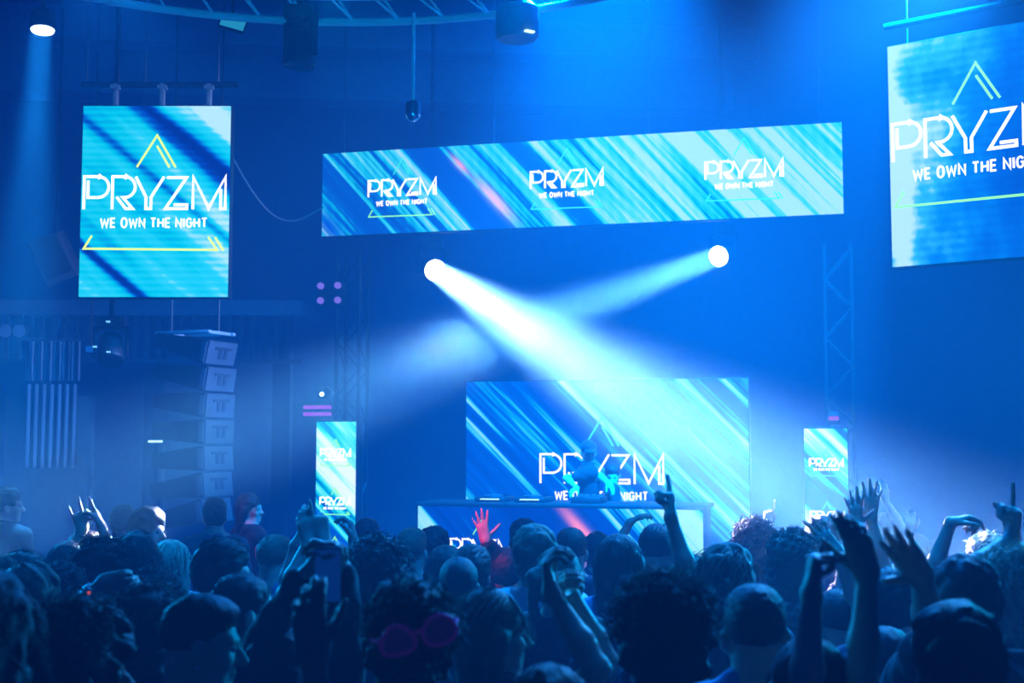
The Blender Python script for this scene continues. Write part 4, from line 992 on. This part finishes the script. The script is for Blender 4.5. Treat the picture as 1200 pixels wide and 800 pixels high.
# caps, glasses, jewellery: parts of the one who wears them
def wear_cap(o):
    _, c, Q, s, _ = headframe(o); S = SDF(.009); q = nparr(Q)
    L_ = lambda x, y, z: c+Q @ Vector((x*s, y*s, z*s))
    S.ell(L_(0, -.012, .055), np.array((.088, .105, .082))*s, .01, q); S.ell(L_(0, .11, .042), np.array((.07, .075, .012))*s, .012, q)
    mesh_obj('cap', S.mesh('cap'), M['cloth_black'], o)
wear_cap(dj)
def wear_glasses(o):
    _, c, Q, s, _ = headframe(o)
    y0 = -.158; k = MB(); ca, sa = math.cos(R(20)), math.sin(R(20)); P = lambda x, y, z: c+Q @ Vector(((x*ca-z*sa)*s, y*s, (x*sa+z*ca+.05)*s))
    lens = []
    for sx in (-1, 1):
        pts = []
        for i in range(29):
            a = 2*math.pi*i/28; x = .038*math.cos(a)*(1+.1*sx*math.sin(a)); z = .032*math.sin(a)-.004*math.cos(2*a)
            pts.append(P(sx*.047+x, y0+.35*abs(sx*.047+x)**1.2*.5, .0+z))
        k.path(pts, .0052*s, 8); lens.append(pts[:-1])
    k.path([P(-.012, y0, .01), P(0, y0-.004, .014), P(.012, y0, .01)], .005*s, 8)
    for sx in (-1, 1): k.path([P(sx*.085, y0+.012, .008), P(sx*.098, -.1, .008), P(sx*.093, .0, .006)], .0045*s, 8)
    g = k.build('sunglasses', M['pink_plastic'], o)
    for pts in lens:
        bm = bmesh.new(); vs = [bm.verts.new(p) for p in pts]; bm.faces.new(vs); me = bpy.data.meshes.new('lens'); bm.to_mesh(me); bm.free(); mesh_obj('lens', me, M['pink_lens'], g)
wear_glasses(glas)
_, c_, Q_, s_, _ = headframe(prof); k = MB(); k.ball(c_+Q_ @ Vector((.085*s_, -.005, -.045*s_)), .0065, 12); k.build('earring', M['chrome'], prof)
_, _, _, s_, sl_ = headframe(watch); sh_, el_, wr_ = sl_[1]
ax_ = (wr_-el_).normalized(); wc = wr_-ax_*.05
k = MB(); k.lathe([(.031, -.011), (.034, -.01), (.034, .01), (.031, .011)], wc, ax_, 24); ws = k.build('wristwatch', M['black_plastic'], watch)
k = MB(); k.box(wc+Vector((0, -.036, .004)), (.034, .012, .034), bev=.004); k.build('watch_case', M['grey_metal'], ws)
k = MB(); k.ball(wc+Vector((.004, -.043, .006)), .006, 10); k.build('watch_face', M['watch_red'], ws)
# the phone in the raised hands
pp = at(384, 674, 3.56); ph = empty('phone', pp, R(8)); tag(ph, 'dark phone held upright in two raised hands, screen glowing blue', 'phone')
k = MB(); k.box((0, 0, 0), (.078, .009, .155), bev=.004); k.build('body', M['black_plastic'], ph)
k = MB(); k.box((0, -.0052, .0), (.07, .0015, .142)); k.build('screen', M['phone_screen'], ph)
# unseen red lamps that colour the hand by the booth and the far dancers
# ------------------------------------------------------------------ light and haze
def beam(name, loc, aim, col, power, size, spread):
    l = bpy.data.lights.new(name, 'AREA'); l.shape = 'DISK'; l.size = size; l.spread = R(spread); l.energy = power; l.color = col
    o = bpy.data.objects.new(name, l); C.objects.link(o); o.location = loc
    o.rotation_euler = (Vector(aim)-Vector(loc)).to_track_quat('-Z', 'Y').to_euler(); return o
beam('beam_lamp', e1, T1, (.75, .72, 1), 175, .24, 10)
beam('beam_lamp', e2, T2, (.5, .72, 1), 46, .22, 8)
beam('beam_lamp', A3+Vector((0, -.05, -.04)), A3+Vector((.3, -1.2, -5)), (.05, .42, 1), 34, .19, 18)
BL = (.0, .29, 1.0)
for (x, y, z), tgt, pw, an in (((2.0, 8.5, 7.1), (-4.2, 13.5, .6), 8500, 44), ((.9, 9.6, 7.1), (.9, 13.0, .5), 21000, 66), ((3.0, 9.4, 7.1), (2.6, 13.0, .5), 18000, 64), ((.6, 5.0, 7.1), (.4, 7.0, 1), 1500, 80)):
    spot('added_wash_light', (x, y, z), tgt, BL, pw, an, 1.0, .15)  # unseen blue washes added overhead to light haze and crowd
spot('flood_lamp', (5.6, 10.2, 6.7), (-.6, 11.5, 4.6), (.4, .5, 1), 6500, 28, 1.0, .15)
# unseen lights added over the floor to rim the crowd's hair
spot('added_rim_light', (-3.0, 9.2, 5.7), (-1.4, 4.6, 1.6), (.02, .33, 1), 1000, 46, .8, .08)
spot('added_rim_light', (3.2, 9.0, 5.7), (1.4, 4.8, 1.6), (.04, .36, 1), 2800, 50, .8, .08)
spot('added_rim_light', (.2, 9.0, 5.4), (0, 4.4, 1.6), (.0, .24, 1), 1500, 60, .8, .08)
# unseen low lights added past the frame sides to rim the nearest heads
spot('added_side_light', (-5.3, 10.4, 3.2), (-.9, 3.4, 1.5), (.0, .42, 1), 1500, 34, .8, .06)
spot('added_side_light', (5.4, 10.0, 3.1), (.5, 3.6, 1.5), (.0, .45, 1), 1900, 38, .8, .06)
spot('added_ring_light', (-.6, 4.2, 3.6), (-1.2, 9.1, 5.2), (.0, .5, .9), 320, 50, .8, .1)  # unseen light added in front to brighten the ring truss
# unseen red lamps placed to colour the raised hand and far dancer
spot('red_lamp', (-1.7, 5.4, 3.5), at(564, 618, 6.9), (1, .01, .1), 420, 7, .5, .03)
spot('red_lamp', (-3.6, 8.6, 3.6), at(292, 606, 10.6), (1, .02, .2), 110, 16, .6, .03)
# drifting smoke that the second beam crosses
def smoke(name, label, c, r, dens, seed, sc):
    bm = bmesh.new(); bmesh.ops.create_icosphere(bm, subdivisions=3, radius=1.0)
    for v in bm.verts: v.co = Vector((v.co.x*r[0], v.co.y*r[1], v.co.z*r[2]))
    me = bpy.data.meshes.new(name); bm.to_mesh(me); bm.free()
    m, nt, out = new_mat(name); N = nt.nodes.new; L = nt.links.new
    tc = N('ShaderNodeTexCoord'); mp = N('ShaderNodeMapping'); mp.inputs['Scale'].default_value = (1/r[0], 1/r[1], 1/r[2]); L(tc.outputs['Object'], mp.inputs[0])
    ln = N('ShaderNodeVectorMath'); ln.operation = 'LENGTH'; L(mp.outputs[0], ln.inputs[0])
    n = N('ShaderNodeTexNoise'); n.inputs['Scale'].default_value = sc; n.inputs['Detail'].default_value = 4; n.noise_dimensions = '4D'; n.inputs['W'].default_value = seed; L(tc.outputs['Object'], n.inputs['Vector'])
    a = N('ShaderNodeMath'); a.operation = 'MULTIPLY_ADD'; L(n.outputs['Fac'], a.inputs[0]); a.inputs[1].default_value = 1.9; a.inputs[2].default_value = -.12
    b = N('ShaderNodeMath'); b.operation = 'SUBTRACT'; L(a.outputs[0], b.inputs[0]); L(ln.outputs['Value'], b.inputs[1])
    mr = N('ShaderNodeMapRange'); mr.inputs['From Min'].default_value = .0; mr.inputs['From Max'].default_value = .7; mr.inputs['To Max'].default_value = dens; L(b.outputs[0], mr.inputs['Value'])
    v = N('ShaderNodeVolumeScatter'); v.inputs['Color'].default_value = (.5, .88, 1, 1); L(mr.outputs[0], v.inputs['Density']); L(v.outputs[0], out.inputs['Volume'])
    o = mesh_obj(name, me, m); o.location = c; tag(o, label, 'smoke', kind='stuff'); return o
smoke('smoke', 'pale drifting puff of smoke below the near spotlight, left of its beam'.replace(', left of', ' beside'), at(528, 408, 9.7), (.7, .5, .46), .1, 3.0, 2.6)
w = bpy.data.worlds.new('haze'); SC.world = w; w.use_nodes = True
nt = w.node_tree; nt.nodes.clear()
out = nt.nodes.new('ShaderNodeOutputWorld')
bg = nt.nodes.new('ShaderNodeBackground'); bg.inputs[0].default_value = (0, .006, .03, 1); bg.inputs[1].default_value = .3
vs = nt.nodes.new('ShaderNodeVolumeScatter'); vs.inputs['Color'].default_value = (.28, .78, 1, 1); vs.inputs['Density'].default_value = .022; vs.inputs['Anisotropy'].default_value = .2
ve = nt.nodes.new('ShaderNodeEmission'); ve.inputs[0].default_value = (0, .035, .6, 1); ve.inputs[1].default_value = .0105  # faint blue glow put into the haze as even fill
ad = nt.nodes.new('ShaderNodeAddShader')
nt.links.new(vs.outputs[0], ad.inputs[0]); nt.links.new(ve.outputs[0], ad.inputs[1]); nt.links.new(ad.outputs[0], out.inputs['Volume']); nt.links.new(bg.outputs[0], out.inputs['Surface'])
SC.view_settings.view_transform = 'Standard'; SC.view_settings.look = 'Medium High Contrast'; SC.view_settings.exposure = 0
cy = SC.cycles
cy.use_denoising = True; cy.max_bounces = 4; cy.diffuse_bounces = 2; cy.glossy_bounces = 2; cy.transmission_bounces = 3; cy.volume_bounces = 0
cy.sample_clamp_indirect = 4; cy.caustics_reflective = False; cy.caustics_refractive = False
